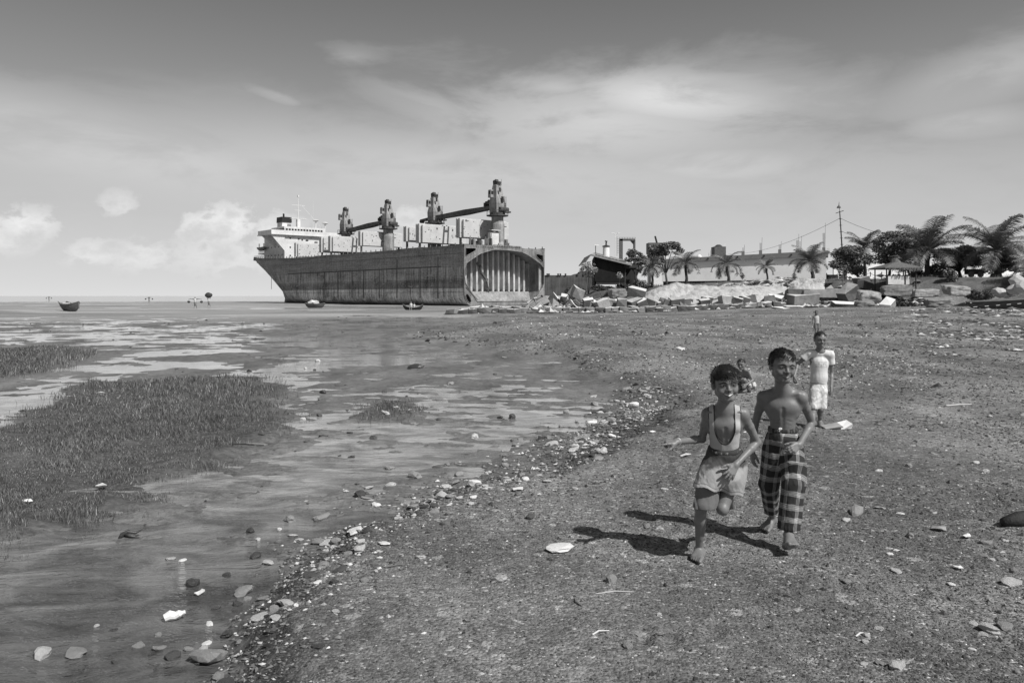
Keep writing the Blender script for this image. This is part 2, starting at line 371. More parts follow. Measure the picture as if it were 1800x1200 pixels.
# small gravel and grass: uncountable stuff
def scatter_mesh(P, size, tone, name, mt, flat=.55, base=None):
    base = np.array([[1, 0, 0], [-.2, .95, 0], [-1, -.1, .05], [.1, -1, 0], [0, .1, 1], [0, 0, -1.]]) if base is None else base
    F0 = np.array([[0, 1, 4], [1, 2, 4], [2, 3, 4], [3, 0, 4], [1, 0, 5], [2, 1, 5], [3, 2, 5], [0, 3, 5]])
    n = len(P); a = rng.random(n)*6.283; ca, sa = np.cos(a), np.sin(a)
    B = base[None]*(1+.35*rng.standard_normal((n, 6, 3))); B = B*size[:, None, None]*np.stack([np.ones(n), rng.uniform(.55, 1, n), rng.uniform(flat*.6, flat*1.2, n)], -1)[:, None]
    V = np.stack([B[..., 0]*ca[:, None]-B[..., 1]*sa[:, None], B[..., 0]*sa[:, None]+B[..., 1]*ca[:, None], B[..., 2]], -1)+P[:, None]
    F = (F0[None]+6*np.arange(n)[:, None, None]).reshape(-1, 3)
    return npmesh(name, V.reshape(-1, 3), F, mt, attrs={'tone': np.repeat(tone, 6)})
def tone_mat(name, rough=.85, spec=.25):
    def f(b, bs):
        p = b.obj(); v = b.mul(b.attr('tone'), b.map(b.noise(p, 40, 4, .6), .35, .65, .75, 1.25, False))
        setc(b, bs, v); bs.inputs['Roughness'].default_value = rough; bs.inputs['Specular IOR Level'].default_value = spec
    return mat(name, f)
GRAV = tone_mat('gravel')
def sample_px(n, x0, x1, y0, y1, z=0.):
    X = rng.uniform(x0, x1, n); Y = rng.uniform(y0, y1, n)
    d = (CAMH-z)*1400/(Y-520); return (X-900)/1400*d, d
def gravel():
    x, y = sample_px(150000, -60, 1860, 552, 1230)
    zz, land, gr, sd, ts, far = height(x, y, True)
    keep = (land > .35) | (rng.random(len(x)) < .03*(gr < .3)); keep &= (zz > WL-.01)
    d = np.hypot(x, y); keep &= rng.random(len(x)) < np.where(land > .35, 1, .6)*(.35+.65*sm(.3, .6, fbm(x*.5, y*.5)))
    x, y, zz, land, d = [q[keep] for q in (x, y, zz, land, d)]
    n = len(x); size = (.0028+.0055*rng.random(n)**2.5)*np.clip(d/4.2, 1, 9); size *= 1+1.2*(rng.random(n) > .97)
    edge = sm(.95, .6, land); size *= 1+.8*edge*rng.random(n)
    tone = .03+.17*rng.random(n)**1.5; tone = np.where(rng.random(n) > .965, .22+.4*rng.random(n), tone); tone *= 1-.35*edge
    o = scatter_mesh(np.stack([x, y, zz+size*.12], -1), size, tone, 'gravel', GRAV)
    tag(o, 'loose dark clinker gravel covering the beach', 'gravel', kind='stuff')
gravel()
def blades(x, y, h, name, label, mt, wid=.0022):
    z = height(x, y); n = len(x); a = rng.random(n)*6.283; lean = rng.uniform(.1, .7, n)*h; b_ = rng.random(n)*6.283
    w = wid*np.clip(np.hypot(x, y)/7, .8, 5); P = np.stack([x, y, z-.01], -1); s = np.stack([np.cos(a)*w, np.sin(a)*w, 0*w], -1)
    l = np.stack([np.cos(b_)*lean, np.sin(b_)*lean, 0*lean], -1); up = np.stack([0*h, 0*h, h], -1)
    V = np.stack([P-s, P+s, P+up*.6+l*.35-s*.8, P+up*.6+l*.35+s*.8, P+up+l], 1).reshape(-1, 3)
    k = 5*np.arange(n)[:, None]; F1 = np.hstack([k, k+1, k+3]); F2 = np.hstack([k, k+3, k+2]); F3 = np.hstack([k+2, k+3, k+4])
    t = (.045+.15*rng.random(n)**1.3)*(.8+.6*fbm(x*1.2, y*1.2)); t = np.where(rng.random(n) > .93, t*2.2, t)
    o = npmesh(name, V, np.vstack([F1, F2, F3]), mt, attrs={'tone': np.repeat(t, 5)}); return tag(o, label, 'grass', kind='stuff')
GRASSM = tone_mat('grass', .6, .3)
def grass():
    for P, bb, n, h0, lab, nm in ((GR1, (-20, 560, 640, 1000), 240000, .052, 'large patch of short salt grass in the shallow water at left', 'marsh_grass'),
                          (GR2, (-20, 170, 600, 672), 60000, .15, 'far strip of salt grass at the left edge of the flat', 'marsh_grass'),
                          (GR3, (620, 745, 700, 742), 4000, .07, 'tiny tuft of grass on the open mud beyond the stones', 'marsh_grass')):
        x, y = sample_px(n, *bb, z=-.15); s = polysd(x, y, P)+(fbm(x*1.5, y*1.5, 2.)-.5)*(.9 if P is GR1 else .8)
        k = rng.random(len(x)) < sm(-.6, .9, s)*sm(.34, .56, fbm(x*3.5, y*3.5, 6.)+.15*(s > .3)); x, y, s = x[k], y[k], s[k]
        h = h0*(.35+1.0*rng.random(len(x)))*(.6+.8*fbm(x*1.7, y*1.7))
        if P is GR1: h *= (.75+.6*sm(9, 16, y))*(.55+1.1*sm(.35, .65, fbm(x*2.5, y*2.5, 11.)))
        blades(x, y, h, nm, lab, GRASSM)
grass()

def weeds():
    x, y = sample_px(60000, 960, 1860, 528, 550, z=0.); x = x+rng.normal(0, 1, len(x)); y = rng.uniform(66, 100, len(y)); x = (rng.uniform(980, 1860, len(y))-900)/1400*y
    ts = polysd(x, y, TERR); k = (ts > .3) & (ts < 16) & (fbm(x*.35, y*.35, 4.) > .47) & (rng.random(len(x)) < .45); x, y = x[k], y[k]
    blades(x, y, rng.uniform(.08, .34, len(x)), 'bank_weeds', 'rough weeds and grass covering the bank before the buildings', GRASSM, .0022)
weeds()
# ------------------------------------------------------------------ the ship (local: x along the keel from the cut to the stern, -y across to the far side)
from mathutils.geometry import tessellate_polygon
SH0 = Vector((-8.7, 144, 0)); SA = Vector((-.65, .76, 0)).normalized(); BEAM = 19.85
def rust(name, base, rough=.8, streak=1.):
    def f(b, bs):
        p = b.obj(); x, y, z = b.xyz(p)
        n = b.noise(b.scale(p, (1.6, 1.6, .10)), 1.2, 6, .65); n2 = b.noise(p, .35, 6, .65); n3 = b.noise(p, 3.5, 5, .65)
        n4 = b.noise(b.scale(p, (5, 5, .25)), 1.1, 4, .6)
        v = b.mul(b.map(b.add(b.add(b.mul(n, .35*streak), b.mul(n4, .2*streak)), b.add(b.mul(n2, .45), b.mul(n3, .2))), .48, .74, .45, 1.75, False), base)
        setc(b, bs, v); bs.inputs['Roughness'].default_value = rough; bs.inputs['Specular IOR Level'].default_value = .3
        b.put(bs.inputs['Normal'], b.bump(n3, .05, .6))
    return mat(name, f)
def hull_f(b, bs):
    p = b.obj(); x, y, z = b.xyz(p)
    n = b.noise(b.scale(p, (1.3, 1., .09)), 1.3, 6, .65); n4 = b.noise(b.scale(p, (5.5, 1, .22)), 1.2, 5, .65)
    n2 = b.noise(b.scale(p, (.4, 1, 1.)), .35, 6, .65); n3 = b.noise(p, 2.6, 6, .7)
    hor = b.noise(b.scale(p, (.12, 1, 2.2)), 1.0, 4, .6)
    br = b.new('ShaderNodeTexBrick'); b.put(br.inputs[0], b.comb(x, z, 0)); br.inputs['Scale'].default_value = 1
    br.inputs['Brick Width'].default_value = 9.; br.inputs['Row Height'].default_value = 2.35; br.inputs['Mortar Size'].default_value = .05; br.offset = .37
    seam = br.outputs['Fac']
    e = b.add(b.add(b.mul(n, .26), b.mul(n4, .26)), b.add(b.mul(n2, .28), b.mul(n3, .2)))
    v = b.map(e, .43, .585, .22, 1.9, False)
    low = b.map(b.add(z, b.mul(b.sub(n2, .5), .5)), 3.15, 2.95)                # lighter boot-topping
    mid = b.mul(b.map(z, 3.0, 3.3), b.map(b.add(z, b.mul(b.sub(n, .5), 1.)), 7.3, 6.9))
    dark = b.map(b.add(z, b.mul(b.sub(n3, .5), .5)), 4.7, 4.4)
    top = b.map(z, 7., 7.5)
    k = b.mix(low, 1., 1.75); k = b.mul(k, b.mix(b.mul(dark, b.sub(1., low)), 1., .62))
    v = b.mul(b.mix(top, v, b.mul(b.add(b.mul(v, .4), b.map(b.add(b.mul(hor, .4), b.mul(n3, .6)), .35, .65, .3, .9)), .85)), b.mul(k, .25))
    foot = b.map(z, .9, -.1); v = b.mul(v, b.mix(foot, 1., .45))
    pat = b.map(b.noise(b.scale(p, (.5, 1, 1.4)), 1.1, 6, .7), .54, .64); v = b.mix(b.mul(pat, mid), v, .30)
    v = b.mul(v, b.mix(seam, 1., .55)); setc(b, bs, v)
    bs.inputs['Roughness'].default_value = .75; bs.inputs['Specular IOR Level'].default_value = .3
    b.put(bs.inputs['Normal'], b.bump(b.add(n3, b.mul(seam, -.6)), .06, .8))
def ship():
    W = empty('cargo_ship', SH0, math.atan2(SA.y, SA.x), 'huge beached cargo ship with four deck cranes and its end cut open', 'ship')
    HULL = mat('hull_paint', hull_f); RUST = rust('rusty_steel', .20); LIGHT = rust('cut_steel', .23, streak=.8); DARK = rust('dark_rust', .07)
    WH = simple('white_paint', .60, .6, .22, .6); PANEL = simple('hatch_paint', .50, .7, .16, .9); BLK = simple('black', .02, .5); GRAN = rust('crane_paint', .23, .7)
    B = BEAM
    STRIP = rust('strip_rust', .11)
    def deck_z(u): return 10.9+1.2*sm(60, 112, u)
    def uend(z): return float(np.interp(z, [-.3, 0, 2.8, 6.5, 12.2], [96.5, 96.3, 95.5, 100., 108.5]))
    def half(u, z):
        u0 = np.interp(z, [0, 12], [56, 84]); e = uend(z); s = min(max((u-u0)/(e-u0), 0), 1)
        bb = B/2*(1-s**(2.0+.1*z)) + (0 if z < 9 else 1.2*s**4)
        r = 2.0; zz = z+.2
        if zz < r: bb -= (r-math.sqrt(max(r*r-(r-zz)**2, 0)))*(1 if s < .9 else .2)
        return max(bb, .15)
    us = list(np.linspace(0, 56, 29))+list(np.linspace(58, 96, 26)); zs = [-.25, -.1, .2, .6, 1.1, 1.8, 2.8, 4, 5.5, 7, 8.5, 10, 11]
    mb = MB(); grid = []
    for side in (1, -1):
        rows = []
        for u in us+[1e3+q for q in (.2, .4, .6, .8, 1.)]:
            r = []
            for k, z in enumerate(zs):
                zt = z
                if k == len(zs)-1: zt = float(deck_z(min(u, 110) if u < 1e3 else 96+(u-1e3)*12))
                e = uend(zt); uu = min(u, 96-.01) if u < 1e3 else 96+(e-96)*(u-1e3)
                r.append((uu, -B/2+side*half(uu, zt), zt))
            rows.append(r)
        n = len(zs); vs = [p for r in rows for p in r]; fs = []
        for i in range(len(rows)-1):
            for k in range(n-1):
                q = (i*n+k, (i+1)*n+k, (i+1)*n+k+1, i*n+k+1); fs.append(q if side == 1 else q[::-1])
        mb.add(vs, fs); grid.append(rows)
    h = mb.build('hull', HULL, W, smooth=True)
    # deck plate and bulwark rail
    mb = MB()
    for i in range(len(grid[0])-1):
        a, b_, c, d = grid[0][i][-1], grid[0][i+1][-1], grid[1][i+1][-1], grid[1][i][-1]
        o = Vector((0, 0, -.12)); mb.quad(Vector(a)+o, Vector(b_)+o, Vector(c)+o, Vector(d)+o)
    mb.build('deck', DARK, W)
    BW = rust('bulwark_paint', .16)
    for side in (0, 1):
        mb = MB(); pts = [Vector(r[-1])+Vector((0, 0, .05)) for r in grid[side]]
        for i in range(len(pts)-1):
            a, b_ = pts[i], pts[i+1]
            if (b_-a).length < .05: continue
            dn = Vector((0, .12 if side == 0 else -.12, 0))
            mb.quad(a+dn, b_+dn, b_+dn+Vector((0, 0, -.5)), a+dn+Vector((0, 0, -.5))); mb.quad(a-dn, b_-dn, b_+dn, a+dn)
            nn = max(1, int((b_-a).length/1.1))
            for k in range(nn):
                q = a.lerp(b_, (k+.3)/nn); mb.box(q+Vector((0, 0, .18)), (.16, .14, .42))
        mb.build('bulwark', BW, W)
    for k, px_ in enumerate((571, 594, 619, 639, 667, 698, 738.5, 770)):
        kk = (px_-900)/1400; u = (-8.7-144*kk)/(.65+.76*kk); y = -B/2+half(u, 5)
        zt = 7.1 if k < 5 or k == 6 else 9; m = MB(); m.box((u, y+.03, (zt+1.2)/2), (.2, .12, zt-1.2)); m.build('rubbing_strip', STRIP, W)
    m = MB(); m.box((40, .03, 7.15), (66, .08, .16)); m.build('weld_seam', DARK, W)
    # cut section
    def vz(x, y):
        v = (x-180)/810*B; return (v, (650-y)/(580-15*v/B)*11.1-.2)
    outer = [(182, 70), (300, 68), (465, 66), (468, 58), (600, 62), (745, 72), (748, 84), (850, 92), (993, 88), (990, 300), (990, 430), (990, 560), (978, 605), (950, 630), (900, 640), (600, 647), (300, 652), (245, 650), (215, 630), (196, 590), (184, 540), (180, 430), (180, 300)]
    inner = [(205, 240), (330, 150), (395, 128), (470, 106), (600, 108), (740, 121), (800, 145), (870, 186), (940, 232), (978, 272), (984, 330), (982, 430), (968, 475), (930, 530), (880, 603), (600, 605), (302, 605), (250, 520), (212, 465), (192, 430), (184, 360), (184, 290)]
    h1 = [(192, 100), (286, 98), (290, 122), (250, 148), (200, 176), (192, 160)]
    h2 = [(896, 138), (925, 140), (970, 150), (973, 215), (962, 217), (930, 190), (900, 165)]
    h3 = [(192, 545), (205, 532), (222, 545), (240, 575), (248, 605), (238, 622), (220, 615), (200, 580)]
    h4 = [(944, 560), (960, 545), (975, 560), (970, 590), (945, 612), (935, 600)]
    def plate(loops, u, th, name, mt):
        L3 = [[Vector((u, -a, z)) for a, z in (vz(*p) for p in lp)] for lp in loops]
        tri = tessellate_polygon(L3); flat = [p for l in L3 for p in l]; n = len(flat); m = MB()
        m.add(flat+[p+Vector((th, 0, 0)) for p in flat], [t for t in tri]+[tuple(i+n for i in t) for t in tri])
        o = 0
        for l in L3:
            k = len(l); m.f += [(o+i, o+(i+1) % k, n+o+(i+1) % k, n+o+i) for i in range(k)]; o += k
        return m.build(name, mt, W)
    plate([outer, inner, h1, h2, h3, h4], -.03, .25, 'web_frame', LIGHT)
    # edge flanges (bright cut edges with torn teeth)
    m = MB()
    for lp in (inner, h1, h2, h3):
        P3 = [Vector((-.12, -a, z)) for a, z in (vz(*p) for p in lp)]; m.tube(P3+[P3[0]], .055, 5)
    random.seed(3)
    for i in range(26):
        x_ = 300+i*17.; y_ = 74 if x_ > 465 and x_ < 745 else 84; a, z = vz(x_, y_); m.box((-.1, -a, z+.05), (.12, .18, .2))
    m.build('flange', rust('bright_steel', .24), W)
    m = MB()
    for i in range(13):
        a, z = vz(485+i*20, 82); m.cyl((-.06, -a, z), (.02, -a, z), .11, n=8)
    m.build('bolt_hole', BLK, W, each=True)
    # hold: lining from the opening back to a corrugated bulkhead
    IN = [vz(*p) for p in inner]; D = 3.3; m = MB(); n = len(IN); nl = MB()
    cx, cz = B/2, 5.2
    back = [(a, z) for a, z in IN]
    for i in range(n):
        j = (i+1) % n; m.quad(Vector((.2, -IN[i][0], IN[i][1])), Vector((.2, -IN[j][0], IN[j][1])), Vector((D+1.2, -back[j][0], back[j][1])), Vector((D+1.2, -back[i][0], back[i][1])))
    m.build('hold_lining', rust('lining', .16), W)
    m = MB(); pts = []; v = .1
    while v < B: pts += [(v, 0), (v+.42, 0), (v+.56, .95), (v+1.18, .95)]; v += 1.32
    for i in range(len(pts)-1):
        (a, da), (c, dc) = pts[i], pts[i+1]; m.quad(Vector((D+da, -a, 2.2)), Vector((D+dc, -c, 2.2)), Vector((D+dc, -c, 10.6)), Vector((D+da, -a, 10.6)))
    m.build('corrugated_bulkhead', rust('bulkhead', .34, streak=1.1), W)
    m = MB(); vs = [(.1, 2.2), (B-.1, 2.2)]                                       # sloping stool under the corrugations
    m.quad(Vector((D-.05, -.1, 2.5)), Vector((D-.05, -B+.1, 2.5)), Vector((1.2, -B+.1, .75)), Vector((1.2, -.1, .75)))
    m.quad(Vector((1.2, -.1, .75)), Vector((1.2, -B+.1, .75)), Vector((-.0, -B+1.6, .66)), Vector((-.0, -1.9, .66)))
    v = .1
    while v < B-1: m.add([(D-.06, -v-.6, 2.9), (D-.06, -v-1.15, 2.9), (D+.7, -v-1.15, 2.3), (D+.7, -v-.6, 2.3), ], [(0, 1, 2, 3)]); v += 1.32
    m.build('bulkhead_stool', rust('stool', .22), W)
    m = MB()
    for i in range(9):                                                          # side frames at the far side, seen edge-on
        u = .5+i*.36; m.box((u, -B+.75-.0, 5.2), (.07, .65, 7.2), Matrix.Rotation(R(0), 3, 'X'))
    m.build('side_frame', rust('frames', .30), W, each=True)
    m = MB(); random.seed(9)                                                    # broken ladder and hanging plates
    P = [Vector((D-.3, -a, z)) for a, z in (vz(400, 235), vz(425, 270), vz(440, 330), vz(470, 370), vz(492, 400), vz(505, 480), vz(522, 575))]
    m.tube(P, [.2, .24, .3, .25, .2, .13, .1], 5)
    for p in (P[0], P[1], P[2], P[3], P[4], P[5]): m.box(p+Vector((-.15, random.uniform(-.2, .2), random.uniform(-.1, .1))), (.1, random.uniform(.4, 1.), random.uniform(.2, .5)), Matrix.Rotation(random.uniform(-1, 1), 3, 'X'))
    m.build('broken_ladder', DARK, W)
    m = MB()
    for i in range(14):
        t = i/13; a, z = vz(195+t*100, 480+t*112); a2, z2 = vz(215+t*92, 475+t*104); m.box((-.09, -(a+a2)/2, (z+z2)/2), (.1, .55, .1), Matrix.Rotation(R(30), 3, 'X'))
    m.build('hopper_teeth', rust('teeth', .12), W)
    # hatch panels standing open
    for (pl, pr, zt, zb, thick, key) in ((811, 893, 16.4, 12.7, 1.6, 3.5), (739, 818, 16.3, 12.4, 1.6, 3.5), (716, 760, 16.1, 12.9, 1.4, 3.5), (635, 706, 16.3, 12.9, 1.3, 3.5), (582, 636, 16.0, 12.2, 1.4, 3.5), (566, 620, 16.0, 12.2, 1.4, 3.5), (521, 568, 15.3, 11.7, 1.2, 3.5)):
        kk = (pl-900)/1400; u = (-8.7+.76*key-kk*(144+.65*key))/(.65+.76*kk); k2 = (pr-900)/1400
        v2 = (k2*(144+.76*u)+8.7+.65*u)/(.76-.65*k2); v2 = min(v2, 16.5)
        m = MB(); m.box((u+thick/2, -(key+v2)/2, (zt+zb)/2), (thick*.42, v2-key, zt-zb)); m.box((u+thick*.02, -(key+v2)/2-.2, (zt+zb)/2-.1), (thick*.3, v2-key-.4, zt-zb-.3))
        m.box((u+thick*.95, -(key+v2)/2, (zt+zb)/2), (thick*.3, v2-key, zt-zb))
        o = m.build('hatch_cover', PANEL, W, bevel=.06)
        m = MB()
        for s in (key+.4, v2-.4): m.box((u+thick/2, -s, (zb+10.9)/2), (.4, .3, zb-10.9+.1))
        m.build('hinge_leg', DARK, o, each=True)
        m = MB(); random.seed(int(pl))
        for q in range(16): m.box((u+thick*.02-thick*.15-.03, -random.uniform(key+.4, v2-.5), random.uniform(zb+.4, zt-.4)), (.05, random.choice((.1, .12, .3)), random.choice((.1, .12, .35))))
        m.build('cleat', DARK, o, each=True)
        m = MB(); m.box((u+thick*.5+2.2, -(key+v2)/2-.4, 11.2), (5, v2-key-1, .7)); m.build('hatch_coaming', DARK, W)
    # cranes
    def crane(u, zt, jib=None, yaw=0):
        c = empty('deck_crane', (u, -10, 10.7)); c.parent = W
        H = zt-10.7
        m = MB(); m.lathe((0, 0, 0), [(1.35, 0), (1.35, 4.6), (1.15, 5.3), (1.15, 6.1)], 20); m.build('pedestal', GRAN, c, smooth=False)
        m = MB(); m.lathe((0, 0, 6.05), [(1.2, 0), (2.1, .15), (2.1, .3), (1.5, .36), (1.5, .75)], 20)
        m.box((.3, .9, 3.4), (1.6, 1.2, .12)); m.box((-.2, -.9, 4.2), (1.6, 1.2, .12))
        for t in range(14):
            a = 2*math.pi*t/14; m.cyl((2.05*math.cos(a), 2.05*math.sin(a), 6.3), (2.05*math.cos(a), 2.05*math.sin(a), 7.2), .03, n=4)
        m.tube([(2.05*math.cos(2*math.pi*t/14), 2.05*math.sin(2*math.pi*t/14), 7.2) for t in range(15)], .03, 4)
        m.build('turntable', DARK, c)
        tw = MB()
        def sec(z, ax, ay, ox=0): return [(ox-ax, -ay, z), (ox+ax, -ay, z), (ox+ax, ay, z), (ox-ax, ay, z)]
        lv = [sec(6.8, 1.1, 1.1), sec(8.6, 1.15, 1.15), sec(H-3.4, 1.0, 1.0, .05), sec(H-.9, .58, .55, .2)]
        vs = [p for l in lv for p in l]; tw.add(vs, [(k*4+i, k*4+(i+1) % 4, (k+1)*4+(i+1) % 4, (k+1)*4+i) for k in range(3) for i in range(4)]+[(0, 3, 2, 1), (12, 13, 14, 15)])
        t = tw.build('tower', GRAN, c, bevel=.08)
        m = MB(); m.box((.15, 0, H-.6), (1.3, .9, .6)); m.box((.4, .0, H-.2), (.7, .7, .5), Matrix.Rotation(R(25), 3, 'Y')); m.cyl((.6, -.4, H-.3), (.6, .4, H-.3), .32, n=12); m.cyl((-.4, -.4, H-.5), (-.4, .4, H-.5), .25, n=12)
        m.cyl((-1.2, 0, H-1.1), (1.3, 0, H-1.1), .05, n=4); m.cyl((-1.2, 0, H-1.1), (-1.2, 0, H), .03, n=4)
        m.build('sheave_head', DARK, c)
        m = MB(); m.box((-.1, -1.4, 8.3), (1.0, .5, 1.)); m.box((-.6, -1.4, 7.7), (.9, .9, .1)); m.build('winch_housing', DARK, c, each=True)
        m = MB(); m.box((.3, 1.4, 10.4), (.9, .7, 1.5), taper=.9); cb = m.build('cab', GRAN, c, bevel=.04)
        m = MB(); m.box((-.15, 1.42, 10.6), (.1, .45, .6)); m.box((.3, 1.75, 10.6), (.5, .05, .6)); m.build('window', BLK, cb, each=True)
        m = MB(); m.box((-1.28, -.2, 9.3), (.08, .55, 1.1)); m.box((-1.2, .35, 11.1), (.08, .35, .8)); m.build('door', BLK, t, each=True)
        m = MB()
        for k in range(9): m.box((-1.26, -.95, 6.9+k*.35), (.04, .4, .04))
        m.cyl((-1.26, -.76, 6.8), (-1.2, -.76, 10), .03, n=4); m.cyl((-1.26, -1.14, 6.8), (-1.2, -1.14, 10), .03, n=4); m.build('ladder', DARK, c)
        m = MB(); m.cyl((-1.3, -1.5, 7.4), (-1.3, .6, 7.4), .45, n=10); m.cyl((1.5, -1.4, 7.6), (1.5, -.2, 7.6), .4, n=10); m.box((-1.7, -.9, 6.9), (.9, 1.4, .3)); m.build('hoist_drum', DARK, c, each=True)
        if jib:
            L, z1 = jib; m = MB()
            for s in (-.75, .75):
                a = Vector((1.1, s, 8.0)); b_ = Vector((L, s*.45, z1)); k = [a, a.lerp(b_, .35), a.lerp(b_, .8), b_]; w = [.45, .95, .75, .35]
                for i in range(3):
                    for (pa, wa, pb, wb) in ((k[i], w[i], k[i+1], w[i+1]),):
                        q = [pa+Vector((0, sy*.18, sz*wa/2)) for sy, sz in ((-1, -1), (1, -1), (1, 1), (-1, 1))]+[pb+Vector((0, sy*.18, sz*wb/2)) for sy, sz in ((-1, -1), (1, -1), (1, 1), (-1, 1))]
                        m.add(q, [(0, 1, 2, 3), (7, 6, 5, 4), (0, 4, 5, 1), (1, 5, 6, 2), (2, 6, 7, 3), (3, 7, 4, 0)])
            for t in (.2, .5, .8, .97): p = Vector((1.1, 0, 8.)).lerp(Vector((L, 0, z1)), t); m.box(p, (.2, 1.3-.5*t, .3))
            m.cyl((L+.1, -.4, z1-.2), (L+.1, .4, z1-.2), .4, n=10)
            m.build('jib', rust('jib_paint', .09), c)
            m = MB(); m.box((L+.1, 0, z1-1.3), (.35, .35, 1.1)); m.cyl((L+.1, 0, z1-1), (L+.1, 0, z1), .04, n=4); m.build('hook_block', DARK, c)
            m = MB(); m.box((2.0, -.0, 8.9), (1.6, 1.6, .6)); m.cyl((1.6, -.9, 9.), (1.6, .9, 9.), .45, n=10); m.box((2.9, 0, 8.6), (.5, 1.8, .7)); m.build('jib_winch', DARK, c, each=True)
        return c
    crane(2.6, 23.8, (25.5, 7.2)); crane(23.4, 23.4); crane(41.9, 23.6, (20.3, 6.9)); crane(61.6, 23.5)
    # clutter on the deck edge near the cut
    random.seed(21); 
    for i in range(16):
        m = MB(); v = random.uniform(1.0, 12.5); hh = random.uniform(.5, 1.6); u = random.uniform(.4, 2.5)
        m.box((u, -v, 10.9+hh/2), (random.uniform(.3, 1.), random.uniform(.3, .9), hh), Matrix.Rotation(random.uniform(0, 1), 3, 'Z'), jit=.12)
        m.cyl((u, -v, 10.9), (u+random.uniform(-.6, .6), -v+random.uniform(-.5, .5), 10.9+hh+random.uniform(.2, 1)), .06, n=5)
        m.build('deck_fitting', rust('fit', random.choice((.1, .25, .4))) if i < 3 else random.choice((DARK, RUST, LIGHT)), W)
    m = MB(); m.box((1.6, -8.2, 12.3), (.8, 2.0, 2.6)); m.box((1.2, -8.2, 14.), (.9, 2.2, .12)); m.build('deck_locker', WH, W, each=True)
    
    # superstructure
    hs = MB(); hs.box((91, -10.2, 14.6), (13, 11.6, 6.6)); hs.build('deckhouse', WH, W, bevel=.05)
    m = MB(); m.box((88.5, -10.2, 19.0), (8, 11.9, 2.2)); br = m.build('wheelhouse', WH, W, bevel=.05)
    m = MB(); m.box((88.2, -10.2, 17.9), (9.2, 19.6, .25)); m.box((83.75, -10.2, 18.5), (.12, 19.6, 1.0)); m.box((88, -.45, 18.5), (8.6, .12, 1.)); m.build('bridge_wing', WH, W, each=True)
    m = MB(); m.prism([(84.2, -4.3, 17.75), (84.2, -.5, 17.75), (84.2, -4.3, 13.6)], (.2, 0, 0)); m.prism([(90.2, -4.3, 17.75), (90.2, -.5, 17.75), (90.2, -4.3, 14.6)], (.2, 0, 0)); m.build('wing_bracket', WH, W, each=True)
    for i in range(13):
        v = 5.0+i*.84; m = MB(); m.box((84.46, -v, 19.25), (.1, .56, .62)); m.build('bridge_window', BLK, br)
    for i in range(9):
        m = MB(); m.box((84.6+i*.95, -4.22, 19.25), (.6, .1, .62)); m.build('bridge_window', BLK, br)
    for (v, z) in ((6, 17.0), (6, 14.6), (6.0, 12.4), (8.4, 16.9), (9.4, 16.7), (10.6, 16.6), (11.0, 16.6), (13.2, 16.2), (13.7, 16.2), (8.4, 14.5), (10, 14.5)):
        m = MB(); m.cyl((84.44, -v, z), (84.52, -v, z), .22, n=10); m.build('porthole', BLK, W)
    for i in range(5):
        for z in (12.6, 14.8, 16.6): m = MB(); m.cyl((86+i*2.2, -4.45, z), (86+i*2.2, -4.36, z), .22, n=8); m.build('porthole', BLK, W)
    m = MB(); m.box((98, -10.5, 13.4), (8, 12, .2)); m.box((102, -10.2, 11.9), (11, 9.6, .2)); m.box((97.5, -9.5, 12.7), (5, 8, 1.3)); m.box((101.5, -10, 15.3), (3, 7, .15)); m.box((99.5, -10, 14.4), (4, 6, 2))
    for i in range(16): m.cyl((97+i*.65, -5.5, 12), (97+i*.65, -5.5, 13.1), .05, n=4); m.cyl((95+i*.45, -4.6, 13.4), (95+i*.45, -4.6, 14.5), .05, n=4)
    for z in (12.6, 13.1): m.cyl((97, -5.5, z), (107, -5.5, z), .04, n=4)
    for z in (14, 14.5): m.cyl((95, -4.6, z), (102, -4.6, z), .04, n=4)
    for q in range(6): m.box((97+q*1.6, -5.6, 11.6), (.3, .3, 1.2))
    m.build('aft_deck', WH, W)
    m = MB()
    prof = [(-2.4, .05), (-1.9, .62), (-.8, .85), (.8, .85), (1.9, .62), (2.4, .05)]; n = 10
    vs = [(97+x_, -3.4+math.cos(math.pi+math.pi*t/n)*w, 14.9+math.sin(math.pi+math.pi*t/n)*w*1.1+(.25*abs(x_)/2.4)) for x_, w in prof for t in range(n+1)]
    m.add(vs, [(i*(n+1)+k, i*(n+1)+k+1, (i+1)*(n+1)+k+1, (i+1)*(n+1)+k) for i in range(5) for k in range(n)]); 
    m.box((95.5, -3.4, 15.3), (.15, .3, 1.6)); m.box((98.5, -3.4, 15.3), (.15, .3, 1.6)); m.build('lifeboat', RUST, W)
    m = MB(); m.box((93.5, -8.4, 20.4), (3.4, 2.8, 4.), taper=.92); fn = m.build('funnel', WH, W, bevel=.1)
    m = MB(); m.box((93.5, -8.4, 22.6), (3.5, 2.9, 1.5), taper=.97); 
    for i in range(5): m.cyl((92.6+i*.5, -7.8-i*.25, 23.2), (92.6+i*.5, -7.8-i*.25, 24.3), .22, n=8)
    m.build('funnel_cap', BLK, fn)
    m = MB(); m.cyl((90, -10.9, 20), (90, -10.9, 29), .16, .08, n=6); m.box((90, -10.9, 22.9), (1., 4.4, .15)); m.box((90, -10.9, 26.6), (.1, 4., .1)); m.box((90, -10.9, 25.2), (.1, 2.2, .1)); m.box((90, -10.9, 29.1), (.4, .4, .5)); m.box((90, -10.9, 21.4), (.9, .9, 3))
    m.cyl((90, -12, 26.6), (88, -17.5, 20), .025, n=3); m.build('radar_mast', WH, W)
